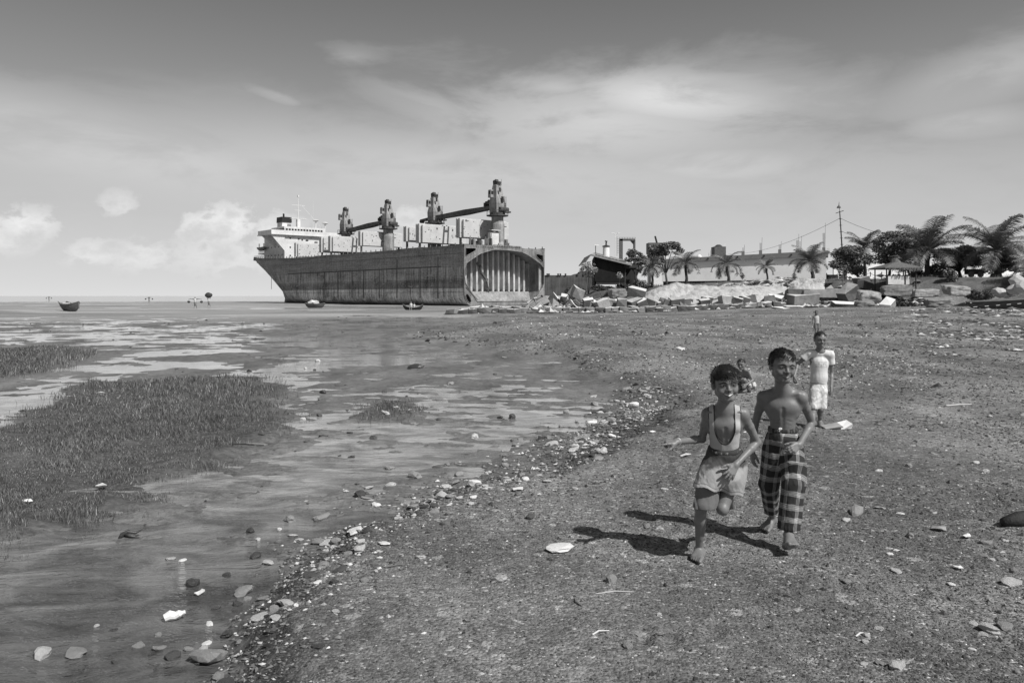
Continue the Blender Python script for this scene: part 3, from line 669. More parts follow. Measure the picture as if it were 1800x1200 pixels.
    for v, z1, rr in ((17.2, 21.6, .9), (14.4, 22.2, .85), (13.6, 27.5, 0)):
        m = MB(); m.cyl((86.5, -v, 18), (86.5, -v, z1), .15 if rr else .04, n=8)
        if rr: m.lathe((86.5, -v, z1-.3), [(.2, 0), (rr, .5), (rr*.9, .62), (.15, .8)], 10)
        m.build('aerial_post', WH, W)
    m = MB(); m.cyl((105.5, -10, 3.6), (105.5, -10, 7.9), .06, n=5); m.build('hanging_rope', DARK, W)
    return W
ship()
# ------------------------------------------------------------------ land: blocks, tarpaulins, buildings, trees, small boats
def rotz(a): return Matrix.Rotation(a, 3, 'Z')
def rot(ax, ay, az): return Matrix.Rotation(az, 3, 'Z') @ Matrix.Rotation(ay, 3, 'Y') @ Matrix.Rotation(ax, 3, 'X')
CONC = [simple('pale_concrete', .58, .9, .22, 1.2, .01, 9), simple('grey_concrete', .42, .9, .3, 1.5, .01, 9), simple('dirty_concrete', .30, .9, .35, 1.1, .012, 9), simple('white_concrete', .74, .9, .15, 2, .008, 9)]
DARKM = simple('dark_wood', .045, .8, .4, 3); WOOD = simple('weathered_wood', .14, .8, .35, 4, .004, 30); METAL = simple('dull_metal', .10, .6, .4, 3)
RUBC = [simple('rubble_concrete', .30, .9, .5, 3., .02, 9), simple('rubble_concrete', .20, .9, .55, 3., .02, 9)]
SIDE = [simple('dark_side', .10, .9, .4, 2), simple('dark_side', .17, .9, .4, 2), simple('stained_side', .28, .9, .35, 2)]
def rock_mesh(name, size, sq=(1, .8, .6), mt=None, seed=0, sub=2, rough=.28, box=0.):
    import bmesh
    bm = bmesh.new(); bmesh.ops.create_icosphere(bm, subdivisions=sub, radius=1)
    for v in bm.verts:
        p = v.co.copy()
        if box: m = max(abs(p.x), abs(p.y), abs(p.z)); p = p.lerp(p/m*.8, box)
        n = float(fbm(p.x*1.1+seed*7.1, p.y*1.1+seed*3.3, p.z*1.1+seed, 3))-.5
        n2 = abs(float(vn(p.x*2.1+seed, p.y*2.1, p.z*2.1+seed*2.))-.5)
        p *= 1+n*rough*4+n2*rough; v.co = Vector((p.x*sq[0], p.y*sq[1], p.z*sq[2]))*size
    me = bpy.data.meshes.new(name); bm.to_mesh(me); bm.free(); me.materials.append(mt)
    for pl in me.polygons: pl.use_smooth = False
    return me
def place(name, me, loc, r=(0, 0, 0), s=1.):
    o = bpy.data.objects.new(name, me); col.objects.link(o); o.location = loc; o.rotation_euler = r
    o.scale = (s, s, s) if not hasattr(s, '__len__') else s
    return o
def block_mesh(sx, sy, sz, seed, mt):
    import bmesh
    random.seed(seed); bm = bmesh.new(); bmesh.ops.create_cube(bm, size=1); j = .16*min(sx, sz)+.01
    for v in bm.verts: v.co = Vector((v.co.x*sx, v.co.y*sy, (v.co.z+.5)*sz))+Vector([random.uniform(-j, j) for _ in range(3)])
    bmesh.ops.bevel(bm, geom=bm.edges[:], offset=.025*max(1, sz), segments=1, affect='EDGES')
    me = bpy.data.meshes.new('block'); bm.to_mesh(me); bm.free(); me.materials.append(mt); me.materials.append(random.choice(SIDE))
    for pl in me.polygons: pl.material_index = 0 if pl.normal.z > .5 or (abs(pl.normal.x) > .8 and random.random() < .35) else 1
    return me
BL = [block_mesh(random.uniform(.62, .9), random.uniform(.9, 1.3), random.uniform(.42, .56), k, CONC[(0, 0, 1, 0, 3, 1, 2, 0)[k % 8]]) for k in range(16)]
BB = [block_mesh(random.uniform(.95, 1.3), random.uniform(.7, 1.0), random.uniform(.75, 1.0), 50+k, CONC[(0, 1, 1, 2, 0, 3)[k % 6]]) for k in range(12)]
def where(p):
    for a, t in ((930, "below the ship's open end"), (990, 'just right of the ship'), (1055, 'below the small pale-leaved tree'), (1115, 'below the dark shed'), (1175, 'below the drooping palm'), (1240, 'below the leftmost young palm'), (1310, 'below the second young palm'), (1385, 'below the smallest young palm'), (1450, 'below the tallest young palm')):
        if p < a: return t
    return 'below the leaning pole'
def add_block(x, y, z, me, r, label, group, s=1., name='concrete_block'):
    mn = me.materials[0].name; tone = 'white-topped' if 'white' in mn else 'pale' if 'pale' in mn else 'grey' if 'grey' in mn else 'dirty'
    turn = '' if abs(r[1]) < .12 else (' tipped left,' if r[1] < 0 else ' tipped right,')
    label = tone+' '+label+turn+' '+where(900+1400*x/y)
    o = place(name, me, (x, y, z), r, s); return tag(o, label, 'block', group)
def blocks():
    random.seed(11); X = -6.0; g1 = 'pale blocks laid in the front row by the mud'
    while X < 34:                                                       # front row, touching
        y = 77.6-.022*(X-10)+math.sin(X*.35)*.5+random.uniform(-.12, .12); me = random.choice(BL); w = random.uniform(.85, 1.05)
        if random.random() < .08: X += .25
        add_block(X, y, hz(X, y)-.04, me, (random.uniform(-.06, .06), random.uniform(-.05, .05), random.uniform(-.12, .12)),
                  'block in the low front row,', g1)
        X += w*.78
    g2 = 'pale blocks lying flat behind the front row'
    for row in range(1, 6):
        X = -5.5+row*.9
        while X < (30 if row < 3 else 9.5):
            y = 77.6-.022*(X-10)+math.sin(X*.35)*.5+row*1.35+random.uniform(-.15, .15)
            if random.random() < .86: add_block(X, y, hz(X, y)-.02+.02*row, random.choice(BL), (random.uniform(-.08, .08), random.uniform(-.08, .08), random.uniform(-.35, .35)),
                                               'flat block row %d behind the front row,' % row, g2)
            X += random.uniform(.95, 1.15)
    g3 = 'large tilted blocks heaped in front of the tarpaulins'
    for i in range(46):                                               # tilted middle heap, second tier
        pxx = 1035+i*10.5+random.uniform(-5, 5); d = 80.5+random.uniform(-.8, 1.2); X = (pxx-900)/1400*d
        if 1400 < pxx: d -= 2
        z = hz(X, d)+random.uniform(.15, .4)
        o = add_block(X, d, z, random.choice(BB), (random.uniform(-.25, .25), random.uniform(-.45, .45), random.uniform(-.6, .6)), 'large block in the heap before the tarpaulins,', g3)
    g4 = 'tumbled blocks heaped beside the cut end of the ship'
    for i in range(42):
        t = random.random(); pxx = 930+t*170; d = 84+random.uniform(-2, 4); X = (pxx-900)/1400*d
        z = hz(X, d)+random.uniform(0, 1.2)*(1-abs(t-.35))
        add_block(X, d, z, random.choice(BB+BL), (random.uniform(-.8, .8), random.uniform(-.8, .8), random.uniform(0, 6)), 'tumbled block in the high heap,', g4, random.uniform(.7, 1.15))
    for i in range(16):
        pxx = 1010+random.random()*70; d = 85+random.uniform(-2, 3); X = (pxx-900)/1400*d; m = MB(); L = random.uniform(1.5, 3.5)
        m.box((0, 0, 0), (L, .25, .08), jit=.02); o = m.build('broken_plank', random.choice((WOOD, DARKM, METAL))); o.location = (X, d, hz(X, d)+random.uniform(.5, 1.1)); o.rotation_euler = (random.uniform(-.3, .3), random.uniform(-.35, .35), random.uniform(-.6, .6))
        tag(o, 'broken plank lying on the tumbled blocks beside the ship', 'plank', 'planks on the tumbled blocks')
    # singular slabs on the right
    for (x, y, d, sx, sy, sz, r, mi, lab) in (
        (1412, 536, 74, 2.6, 1.0, 1.0, (0, .03, .1), 0, 'long sloping pale concrete beam right of the tilted blocks'),
        (1424, 548, 72.5, 4.6, 1.6, .18, (0.05, .0, -.1), 3, 'thin white slab flat on the beach in front of the sloping beam'),
        (1380, 548, 72.5, 2.0, 1.3, .14, (0.1, .0, .5), 3, 'thin white plate lying on the beach left of the white slab'),
        (1441, 523, 78, 4.0, 1.4, .9, (0, 0, .02), 2, 'long dark-sided concrete beam under the bush'),
        (1402, 524, 78, 2.2, 1.4, .9, (0, 0, -.04), 1, 'grey beam block directly below the crumpled end of the tarpaulin'),
        (1485, 549, 71, 2.2, 1.3, .5, (.2, .06, -.1), 3, 'bright white wedge-topped slab with its dark underside showing'),
        (1496, 524, 76, 1.9, .9, 1.2, (.1, -.6, .3), 2, 'dark block tipped up on one edge beside the white wedge'),
        (1528, 531, 72, 2.6, 1.2, 1.1, (0, .1, .1), 0, 'big pale weathered block with a rounded top near the weeds'),
        (1520, 545, 69, 1.9, 1.1, .6, (.1, .05, -.2), 3, 'white block in front of the big weathered one'),
        (1562, 546, 68, 1.1, .9, .7, (.2, -.55, .6), 3, 'small white cube tipped on its corner at the foot of the bank'),
        (1575, 520, 74, 3.6, 1.0, 1.1, (0, 0, .0), 1, 'grey rubble block below the thatched hut'),
        (1648, 538, 64, 2.7, 1.2, .75, (.28, -.04, -.04), 1, 'flared trough-shaped grey slab resting on rubble'),
        (1625, 522, 70, 3.0, 1.0, .8, (0, 0.03, .1), 2, 'dark rubble block behind the flared slab'),
        (1680, 519, 68, 2.6, 1.6, .9, (0.1, 0.05, .2), 2, 'lumpy rounded rubble mass right of the flared slab'),
        (1086, 524, 82, 2.2, 1.3, 1.1, (.1, -.1, .2), 1, 'biggest grey boulder-like block left of the tarpaulin'),
        (1120, 519, 83, 1.7, 1.2, .8, (.1, .2, -.4), 0, 'pale slab leaning against the left end of the tarpaulin'),
        (1010, 520, 85, 1.2, 1.2, 1.1, (.3, .4, .5), 0, 'pale broken block on top of the heap beside the ship')):
        if 'rounded' in lab or 'boulder' in lab or 'rubble' in lab or 'weathered' in lab: me = rock_mesh('slab', 1, (sx*.46, sy/2, sz/2*1.05), RUBC[mi % 2], int(x), 4, .17, .72)
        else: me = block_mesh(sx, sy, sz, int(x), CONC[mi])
        X = (x-900)/1400*d; zz = hz(X, d); zp = CAMH-(y-520)/1400*d; z = max(zz, zp-(sz/2 if 'r' == 'q' else 0))
        o = place('concrete_slab', me, (X, d, z+(sz/2 if 'rounded' in lab or 'boulder' in lab or 'rubble' in lab or 'weathered' in lab else 0)-.05), r); tag(o, lab, 'slab')
blocks()
def rubble():
    n = 5200; d = rng.uniform(76.5, 88, n); x = rng.uniform(815, 1640, n); d = np.where(x > 1400, d-5, d); X = (x-900)/1400*d; z = height(X, d); s = .05+.33*rng.random(n)**2.2
    k = (fbm(X*.5, d*.5, 2.) > .42) & ((x > 930) | (d < 84)); X, d, z, s = X[k], d[k], z[k], s[k]; n = len(X); base = np.array([[1, .8, .0], [-1, 1, .1], [-1, -.9, 0], [1, -1, .1], [.1, 0, .9], [0, 0, -.5]])
    tag(scatter_mesh(np.stack([X, d, z+s*.3+.3*rng.random(n)*(d > 79)], -1), s, np.where(rng.random(n) > .5, .5, .14)*rng.uniform(.5, 1.3, n), 'rubble', GRAV, .8, base), 'broken chips and rubble filling the gaps between the blocks', 'rubble', kind='stuff')
rubble()

def tarps():
    CL = simple('tarpaulin', .42, .85, .28, .9, .12, 2.2, .2)
    def one(x0, x1, d0, d1, h, seed, lab, amp=.12):
        nx, ny = 150, 60; u, v = np.meshgrid(np.linspace(0, 1, nx), np.linspace(0, 1, ny), indexing='ij')
        d = d0+(d1-d0)*v; X = (x0+(x1-x0)*u-900)/1400*d
        prof = np.clip(np.sin(np.pi*np.clip(u, 0, 1)), 0, 1)**.35*np.clip(1-(2*v-1)**2*.98, 0, 1)**.7
        hh = h*(1+.16*fbm(u*5+seed, v*2, seed)); lump = (fbm(X*.9, d*.9, seed)-.5)*.45
        fold = np.abs(fbm(X*1.4+d*.9+seed, d*.4-X*.3, 2, 3)-.5)*-2*amp+np.sin(X*3+d*1.5+4*fbm(X*.5, d*.5))*.03-np.abs(fbm(X*3.1+d*1.2, d*.9, 5., 3)-.5)*.5
        g_ = height(X, d); z = g_-.02+prof*(np.maximum(hh-g_, .25)+lump+fold)
        V = np.stack([X, d, z], -1).reshape(-1, 3); i = np.arange(nx-1)[:, None]; j = np.arange(ny-1)[None]
        F = np.stack([i*ny+j, (i+1)*ny+j, (i+1)*ny+j+1, i*ny+j+1], -1).reshape(-1, 4)
        tag(npmesh('tarpaulin', V, F, CL, smooth=True), lab, 'tarpaulin', 'tarpaulins over the heap before the long building')
    one(1118, 1262, 81.5, 90, 2.75, 1, 'pale tarpaulin over the left end of the heap before the building', .3)
    one(1170, 1395, 80.5, 89, 2.65, 5, 'long pale tarpaulin over the middle of the heap, in front of the palms', .3)
    one(1225, 1400, 80, 86, 2.3, 8, 'creased lower tarpaulin spread over the foot of the heap')
    one(1385, 1450, 80, 88.5, 2.9, 12, 'crumpled tarpaulin end with deep folds beside the dark bush', .35)
tarps()

def buildings():
    WALL = simple('white_wall', .80, .85, .10, .4, .0); FAS = simple('fascia', .20, .85, .15, .5); PL = simple('plinth', .03, .9)
    # long white building
    A = Vector((52.1, 132, 0)); Bp = Vector((26.7, 142, 0)); ax = (Bp-A); L = ax.length; ax.normalize(); w = Vector((-ax.y, ax.x, 0)); w = w if w.x > 0 else -w
    e = empty('long_building', A, math.atan2(ax.y, ax.x), 'long low white building with a grey roof band behind the young palms', 'building')
    # local x along the wall away from the camera; local y: ax rotated +90deg ; inside is -y side if w points that way
    sgn = 1 if w.dot(Vector((-ax.y, ax.x, 0))) > 0 else -1
    zb, zt = 4.4, 8.25; D = 6.0*sgn
    def slab(x0, x1, y0, y1, z00, z01, z10, z11): return [(x0, y0, z00), (x1, y0, z10), (x1, y1, z10), (x0, y1, z00), (x0, y0, z01), (x1, y0, z11), (x1, y1, z11), (x0, y1, z01)], [(3, 2, 1, 0), (4, 5, 6, 7), (0, 1, 5, 4), (1, 2, 6, 5), (2, 3, 7, 6), (3, 0, 4, 7)]
    def zr(p): return zt-.72*p/L
    m = MB(); m.add(*slab(0, L, 0, D, zb, zt, zb-.2, zt-.72)); m.build('wall', WALL, e)
    m = MB(); m.box((L/2, D/2, zb-.5), (L-.4, abs(D)-.4, 1.02)); m.build('plinth', PL, e)
    m = MB(); m.add(*slab(-.3, L+.3, -.45*sgn, D+.3*sgn, zt+.003, zt+.9, zt-.72+.003, zt-.1)); m.build('roof_band', FAS, e)
    for k in (.05, .2, .36, .52, .7, .83): m = MB(); m.cyl((L*k, -.62*sgn, zr(L*k)+.45), (L*k, -.3*sgn, zr(L*k)+.45), .14, n=8); m.build('drain_hole', PL, e)
    m = MB(); m.box((-.3, D/2, zt+1.05), (.5, abs(D)+.8, .5)); m.build('end_parapet', WALL, e)
    for pxx, hh, n in ((1305, 1.2, 3), (1336, 2.3, 4), (1370, 1.5, 4), (1401, 2.6, 5), (1406, 2.2, 3), (1451, 4.2, 5)):
        k = (pxx-900)/1400; t = (52.1-132*k)/(ax.y*k-ax.x); p = max(t, .4); zq = zr(p)-zt
        m = MB(); m.box((max(p, .4), 1.2*sgn, zt+zq+1.1), (.5, .5, .8)); q = m.build('column_stub', FAS, e)
        for r_ in range(n): m = MB(); m.cyl((max(p, .4)-.2+.4*r_/n, 1.2*sgn, zt+zq+1.4), (max(p, .4)-.25+.5*r_/n, 1.2*sgn, zt+zq+1.4+hh*(1 if r_ == 0 else .6)), .03, n=4); m.build('rebar', METAL, q)
    # wall to the right behind the trees
    m = MB(); p = px(1500, 496, 135); m.box((p.x+14, 141, 5.6), (30, .4, 3.6)); tag(m.build('compound_wall', WALL), 'white compound wall seen between the trees at right', 'wall')
    # dark shed
    SHED = simple('shed_boards', .028, .85, .35, 2); TIN = simple('tin_roof', .24, .6, .5, 1.5)
    d = 97.; e = empty('dark_shed', (0, d, 0), 0, 'dark boarded shed with a sloping tin roof left of the broadleaf tree', 'shed')
    def P(x, y, dd=0): p = px(x, y, d+dd); return Vector((p.x, dd, p.z))
    m = MB(); m.prism([P(1045, 500), P(1098, 500), P(1098, 460), P(1047, 447)], (0, .25, 0))
    m.prism([P(1045, 500), P(1045, 449), P(1045, 449)+Vector((.6, 9, -.2)), P(1045, 500)+Vector((.6, 9, 0))], (.2, 0, 0))
    wl = m.build('wall', SHED, e)
    for k in range(26):
        m = MB(); x = 1046.5+k*2; m.box(Vector((P(x, 480).x, -.05, P(x, 476).z)), (.07, .05, 2.6)); m.build('batten', SHED, wl)
    m = MB(); m.box(Vector((P(1113, 480).x, 6., P(1110, 484).z)), (2.4, .2, 3.4)); m.build('back_wall', SHED, e)
    for x in (1099, 1117, 1143): m = MB(); m.cyl(P(x, 500, .2), P(x, 459, .2), .09, n=6); m.build('post', DARKM, e)
    m = MB(); a, b_, c = P(1039, 446.5, -.8), P(1111, 464, -.8), P(1111, 461, 8); dd = P(1046, 444, 8)
    for i in range(24):
        t0, t1 = i/24, (i+1)/24; z = .05*(i % 2); o0, o1 = Vector((0, 0, .03+z)), Vector((0, 0, .08-z))
        m.quad(a.lerp(b_, t0)+o0, a.lerp(b_, t1)+o1, dd.lerp(c, t1)+o1, dd.lerp(c, t0)+o0)
    m.prism([a, b_, b_+Vector((0, 0, -.22)), a+Vector((0, 0, -.22))], (0, .1, 0)); m.build('roof', TIN, e)
    m = MB(); m.prism([P(1039, 446.5, -.8), P(1028, 462, -.8), P(1028, 463.5, -.8), P(1039, 449, -.8)], (0, 9, 0)); m.build('roof', TIN, e)
    m = MB(); m.prism([P(1098, 463), P(1122, 466), P(1122, 471), P(1098, 470)], (0, 6, 0)); m.build('eave', DARKM, e)
    # things on and behind the shed
    p = px(1047, 449, 99); m = MB(); m.cyl(p, px(1047, 431, 99), .05, n=6); e2 = m.build('lamp_post', METAL); tag(e2, 'thin lamp post rising at the left end of the shed roof', 'lamp post')
    m = MB(); m.box(px(1048.5, 431, 99), (.6, .25, .12)); m.build('lamp_head', CONC[3], e2)
    e2 = empty('water_tank', px(1065.5, 446, 101)*1, 0, 'white water tank with a black lid and bent pipe above the shed roof', 'tank')
    m = MB(); m.lathe((0, 0, -.6), [(.42, 0), (.42, 1.3), (.38, 1.5)], 14); m.build('tank', CONC[3], e2)
    m = MB(); m.lathe((0, 0, .88), [(.5, 0), (.5, .1), (.15, .22)], 14); m.tube([(0, 0, 1.), (0, 0, 1.4), (.1, 0, 1.55), (-.15, 0, 1.6)], .1, 6); m.build('lid', DARKM, e2)
    e2 = empty('street_light', px(1082, 500, 120), 0, 'tall white double-headed street light beside the steel portal', 'street light')
    top = px(1082, 412, 120)-px(1082, 500, 120); m = MB(); m.cyl((0, 0, 0), top, .07, .04, n=6); m.build('pole', CONC[3], e2)
    for s in (-1, 1): m = MB(); m.tube([top, top+Vector((s*.25, 0, .15)), top+Vector((s*.45, 0, .2))], .05, 5); m.box(top+Vector((s*.5, 0, .2)), (.35, .2, .1)); m.build('lamp_head', CONC[3], e2)
    e2 = empty('portal_crane', px(1092, 500, 135), 0, 'dark steel portal frame standing behind the shed roof', 'gantry')
    def Q(x, y, o=0): p = px(x, y, 135)-px(1092, 500, 135); return Vector((p.x, o, p.z))
    m = MB(); m.box((Q(1091.5, 460)), (.7*.8, .6, Q(0, 420).z-Q(0, 500).z)); m.build('leg', METAL, e2)
    m = MB(); m.cyl(Q(1115, 500), Q(1115, 421), .2, n=8); m.build('leg', METAL, e2)
    m = MB(); m.box(Q(1102.5, 421.5), (2.6, .6, .35)); m.prism([Q(1108, 423), Q(1116, 423), Q(1116, 432)], (0, .4, 0)); m.build('beam', METAL, e2)
    for k in range(7): m = MB(); m.cyl(Q(1089+k*4.6, 420), Q(1089+k*4.6, 417), .035, n=4); m.build('rail_post', METAL, e2)
    m = MB(); m.cyl(Q(1089, 417.5), Q(1117, 417.5), .035, n=4); m.build('rail', METAL, e2)
    for k in range(9): m = MB(); m.cyl(Q(1084.5, 420+k*3), Q(1088, 420+k*3), .03, n=4); m.build('rung', METAL, e2)
    m = MB(); m.cyl(Q(1084.5, 416), Q(1084.5, 450), .04, n=4); m.build('ladder_rail', METAL, e2)
    # second beached vessel behind the trees
    e2 = empty('distant_vessel', px(1155, 500, 190), 0, 'upper works of another vessel showing between the trees behind the shed', 'vessel')
    def Q(x, y, o=0): p = px(x, y, 190)-px(1155, 500, 190); return Vector((p.x, o, p.z))
    m = MB(); m.box(Q(1156, 475), (4.2, 4, 8)); m.build('cabin', simple('vessel_white', .7, .7), e2)
    m = MB(); m.box(Q(1155, 437), (4.6, 3.5, 2.6)); m.build('upper_deck', METAL, e2)
    m = MB(); m.cyl(Q(1156, 432), Q(1151.5, 415), .22, n=6); m.build('boom', DARKM, e2)
    e2 = empty('roof_tower', px(1263, 462, 141), 0, 'dark stair tower with thin aerials on the roof of the long building', 'tower')
    def Q(x, y, o=0): p = px(x, y, 141)-px(1263, 462, 141); return Vector((p.x, o, p.z))
    m = MB(); m.box(Q(1263, 448.5), (2.0, 2.4, 2.9)); m.build('wall', METAL, e2)
    m = MB(); m.lathe(Q(1263, 438), [(.7, 0), (.7, .5), (.3, .8)], 12); m.build('water_tank', DARKM, e2)
    for x, y in ((1249, 433), (1274, 427), (1246, 440), (1263, 434)): m = MB(); m.cyl(Q(x, 450), Q(x, y), .04, n=4); m.build('aerial', CONC[3], e2)
    m = MB(); m.lathe(px(1229, 450.5, 165), [(.6, -.5), (.55, 0), (.3, .3), (.05, .38)], 12); tag(m.build('dome_tank', CONC[3]), 'small white domed tank behind the roof line left of the stair tower', 'tank')
    # low dark wall / hulk between ship and shed
    e2 = empty('far_hulk', (12, 230, 0), 0, 'low dark rusty hulk on the skyline between the ship and the shed', 'wreck')
    def Q(x, y, o=0): p = px(x, y, 230); return Vector((p.x-12, o, p.z))
    m = MB(); m.prism([Q(930, 520), Q(1048, 520), Q(1048, 478), Q(1038, 479), Q(1036, 476), Q(1020, 477), Q(1018, 481), Q(1010, 481.5), Q(1004, 484), Q(958, 483.5), Q(930, 484)], (0, 8, 0)); m.build('hull', rust('hulk', .075), e2)
    for x in (962, 965, 981, 985, 994, 1015, 1026): m = MB(); m.box(Q(x, 482.5), (.45, .6, .6)); m.build('deck_fitting', DARKM, e2)
buildings()

# ---- vegetation
LEAF = tone_mat('leaves', .55, .4); BARK = simple('bark', .07, .9, .4, 6, .02, 20)
def palm(cx, cy, d, r, bx, by, name_lab, seed, nf=20, young=True, droop=1., group=None):
    random.seed(seed); rg = np.random.default_rng(seed)
    C = px(cx, cy, d); Bx = (bx-900)/1400*d; base = Vector((Bx, d, hz(Bx, d)-.05)); rr = r/1400*d
    e = empty('palm_tree', base, 0, name_lab, 'palm tree', group)
    c = C-base; m = MB(); th = .062*rr if not young else .075*rr
    pts = [Vector((0, 0, 0)), c*.35+Vector((.05*rr, 0, 0)), c*.7, c*.97]
    m.tube(pts, [th*1.5, th*1.1, th, th*1.15], 9); 
    m.build('trunk', BARK, e, smooth=True)
    V = []; T = []; F = []; m2 = MB()
    for i in range(nf):
        az = i*2.399+rg.uniform(-.25, .25); t = (i+.5)/nf; el = R(84)-t**.85*R(88)+rg.uniform(-.1, .1); L = rr*rg.uniform(.98, 1.2)*(1.12 if el > R(45) else 1)
        P = [c.copy()]; dirv = Vector((math.cos(az)*math.cos(el), math.sin(az)*math.cos(el), math.sin(el))); n = 14; e_ = el
        for k in range(n):
            e_ -= (.05+.085*(k/n))*droop*(1.25 if el < R(40) else .85)
            dv = Vector((math.cos(az)*math.cos(e_), math.sin(az)*math.cos(e_), math.sin(e_))); P.append(P[-1]+dv*L/n)
        m2.tube(P, [max(.02*rr*(1-k/(n+2)), .004*rr) for k in range(n+1)], 4)
        tone = .15*rg.uniform(.65, 1.5)*(1.5 if el < R(0) else 1)
        for k in range(64):
            s = .10+.90*k/64; q = s*n; i0 = min(int(q), n-1); p = P[i0].lerp(P[i0+1], q-i0); tg = (P[i0+1]-P[i0]).normalized()
            side = tg.cross(Vector((0, 0, 1))).normalized() if abs(tg.z) < .99 else Vector((1, 0, 0)); upv = side.cross(tg).normalized()
            ll = rr*.36*math.sin(math.pi*min(1, .12+s*.9))**.6*rg.uniform(.8, 1.15)+.04*rr
            for sg in (-1, 1):
                dv = (side*sg*.85+tg*.62+upv*(.22-.55*s*rg.random())).normalized(); dv2 = (dv+Vector((0, 0, -.75))).normalized()
                w = tg*rr*.0065; a = p; m_ = p+dv*ll*.55; b_ = m_+dv2*ll*.5; o = len(V)
                V += [a-w, a+w, m_+w*1.1, m_-w*1.1, b_]; T += [tone*rg.uniform(.7, 1.4)]*5; F += [(o, o+1, o+2), (o, o+2, o+3), (o+3, o+2, o+4)]
    m2.build('frond_stem', simple('frond_stem', .16, .6), e)
    npmesh('crown', np.array(V), np.array(F), LEAF, e, attrs={'tone': np.array(T)})
    return e
gy = 'young palms in front of the long building'
palm(1146, 470, 92, 26, 1146, 505, 'drooping palm between the shed and the left end of the long building', 1, 18, droop=1.4)
palm(1205, 464, 98, 30, 1206, 498, 'leftmost young palm against the long white wall', 2, 15, group=gy, droop=1.2)
palm(1277, 466, 97, 31, 1281, 498, 'second young palm from the left against the white wall, fronds hanging on both sides', 3, 15, group=gy, droop=1.3)
palm(1347, 470, 97, 20, 1349, 496, 'smallest young palm against the white wall', 4, 14, group=gy)
palm(1424, 460, 97, 37, 1429, 497, 'tallest young palm at the right end of the white wall', 5, 18, group=gy)
palm(1518, 436, 90, 38, 1520, 505, 'palm rising behind the leafy tree right of the leaning pole', 6, 16, False)
palm(1632, 444, 80, 66, 1624, 504, 'big coconut palm just right of the thatched hut', 7, 23, False)
palm(1752, 440, 76, 68, 1750, 507, 'tallest coconut palm at the right edge of the photo', 8, 24, False)
palm(1815, 480, 70, 44, 1822, 520, 'half-cropped palm leaning in from the right border', 9, 16, False, 1.2)
def foliage(blobs, n, sz, tone0, rg, name, parent, origin, mt=LEAF):
    vol = np.array([b[1][0]*b[1][1]*b[1][2] for b in blobs])**.8; vol /= vol.sum(); k = rg.choice(len(blobs), n, p=vol)
    Cn = np.array([b[0] for b in blobs])[k]; Rd = np.array([b[1] for b in blobs])[k]
    v = rg.standard_normal((n, 3)); v /= np.linalg.norm(v, axis=1)[:, None]; r = rg.random(n)**.33*(.75+.25*rg.random(n)); P = Cn+v*r[:, None]*Rd
    keep = fbm(P[:, 0]*1.4, P[:, 1]*1.4, P[:, 2]*1.8, 3) > .40; P = P[keep]; n = len(P)
    a = rg.standard_normal((n, 3)); a[:, 2] *= .45; a /= np.linalg.norm(a, axis=1)[:, None]; b = np.cross(a, rg.standard_normal((n, 3))*[.6, .6, 1]); b /= np.linalg.norm(b, axis=1)[:, None]
    s = (sz*rg.uniform(.6, 1.3, n))[:, None]; V = np.stack([P-a*s, P+b*s*.45, P+a*s, P-b*s*.45], 1).reshape(-1, 3)-np.array(origin)
    F = np.arange(4*n).reshape(-1, 4); t = tone0*rg.uniform(.6, 1.5, n)
    return npmesh(name, V, F, mt, parent, attrs={'tone': np.repeat(t, 4)})
def tree(blobs_px, d, bx, lab, seed, n=9000, sz=.13, tone=.17, cat='tree', name='broadleaf_tree', th=.16, depth=1.5):
    rg = np.random.default_rng(seed); X = (bx-900)/1400*d; base = Vector((X, d, hz(X, d)-.1)); e = empty(name, base, 0, lab, cat)
    bl = []
    for (x, y, rx, ry) in blobs_px: p = px(x, y, d+rg.uniform(-.6, .6)); bl.append(((p.x, p.y, p.z), (rx*1.2/1400*d, min(rx*1.2/1400*d, depth), ry*1.25/1400*d)))
    foliage(bl, n, sz, tone, rg, 'crown', e, base)
    m = MB(); top = sum((Vector(b[0]) for b in bl), Vector())/len(bl)-base; fork = top*.42
    m.tube([(0, 0, 0), fork*.5+Vector((th*.4, 0, 0)), fork], [th*1.35, th, th*.85], 8); m.build('trunk', BARK, e, smooth=True)
    for b in bl[:9]: m = MB(); q = Vector(b[0])-base; m.tube([fork*.9, fork.lerp(q, .5)+Vector((0, 0, .1)), q], [th*.6, th*.4, th*.12], 6); m.build('limb', BARK, e, smooth=True)
    return e
tree([(1478, 446, 16, 10), (1497, 440, 20, 9), (1492, 458, 24, 10), (1472, 465, 14, 8), (1514, 457, 18, 12), (1508, 474, 16, 9), (1484, 474, 12, 7)], 88, 1513, 'leafy tree with big leaves right beside the leaning pole', 31, 9000)
tree([(1572, 415, 26, 8), (1590, 420, 26, 10), (1556, 438, 20, 10), (1585, 440, 26, 14), (1610, 440, 18, 12), (1545, 455, 16, 9), (1568, 458, 18, 8), (1548, 425, 14, 8)], 84, 1560, 'wide flat-crowned tree behind the thatched hut', 32, 13000, depth=2)
tree([(1665, 450, 22, 12), (1690, 446, 22, 12), (1680, 462, 26, 9), (1655, 465, 16, 8), (1705, 458, 20, 10), (1700, 440, 14, 9)], 80, 1688, 'dark bushy tree between the two big coconut palms', 33, 11000)
tree([(1730, 455, 20, 12), (1755, 462, 22, 12), (1775, 452, 20, 12), (1745, 475, 18, 7), (1790, 470, 16, 8)], 78, 1757, 'dense dark tree around the foot of the tallest palm', 34, 10000)
tree([(1112, 446, 10, 8), (1122, 452, 12, 8), (1132, 458, 10, 7), (1120, 470, 10, 8), (1106, 455, 8, 5)], 100, 1118, 'dark tree leaning over the right end of the shed roof', 35, 6000, .14)
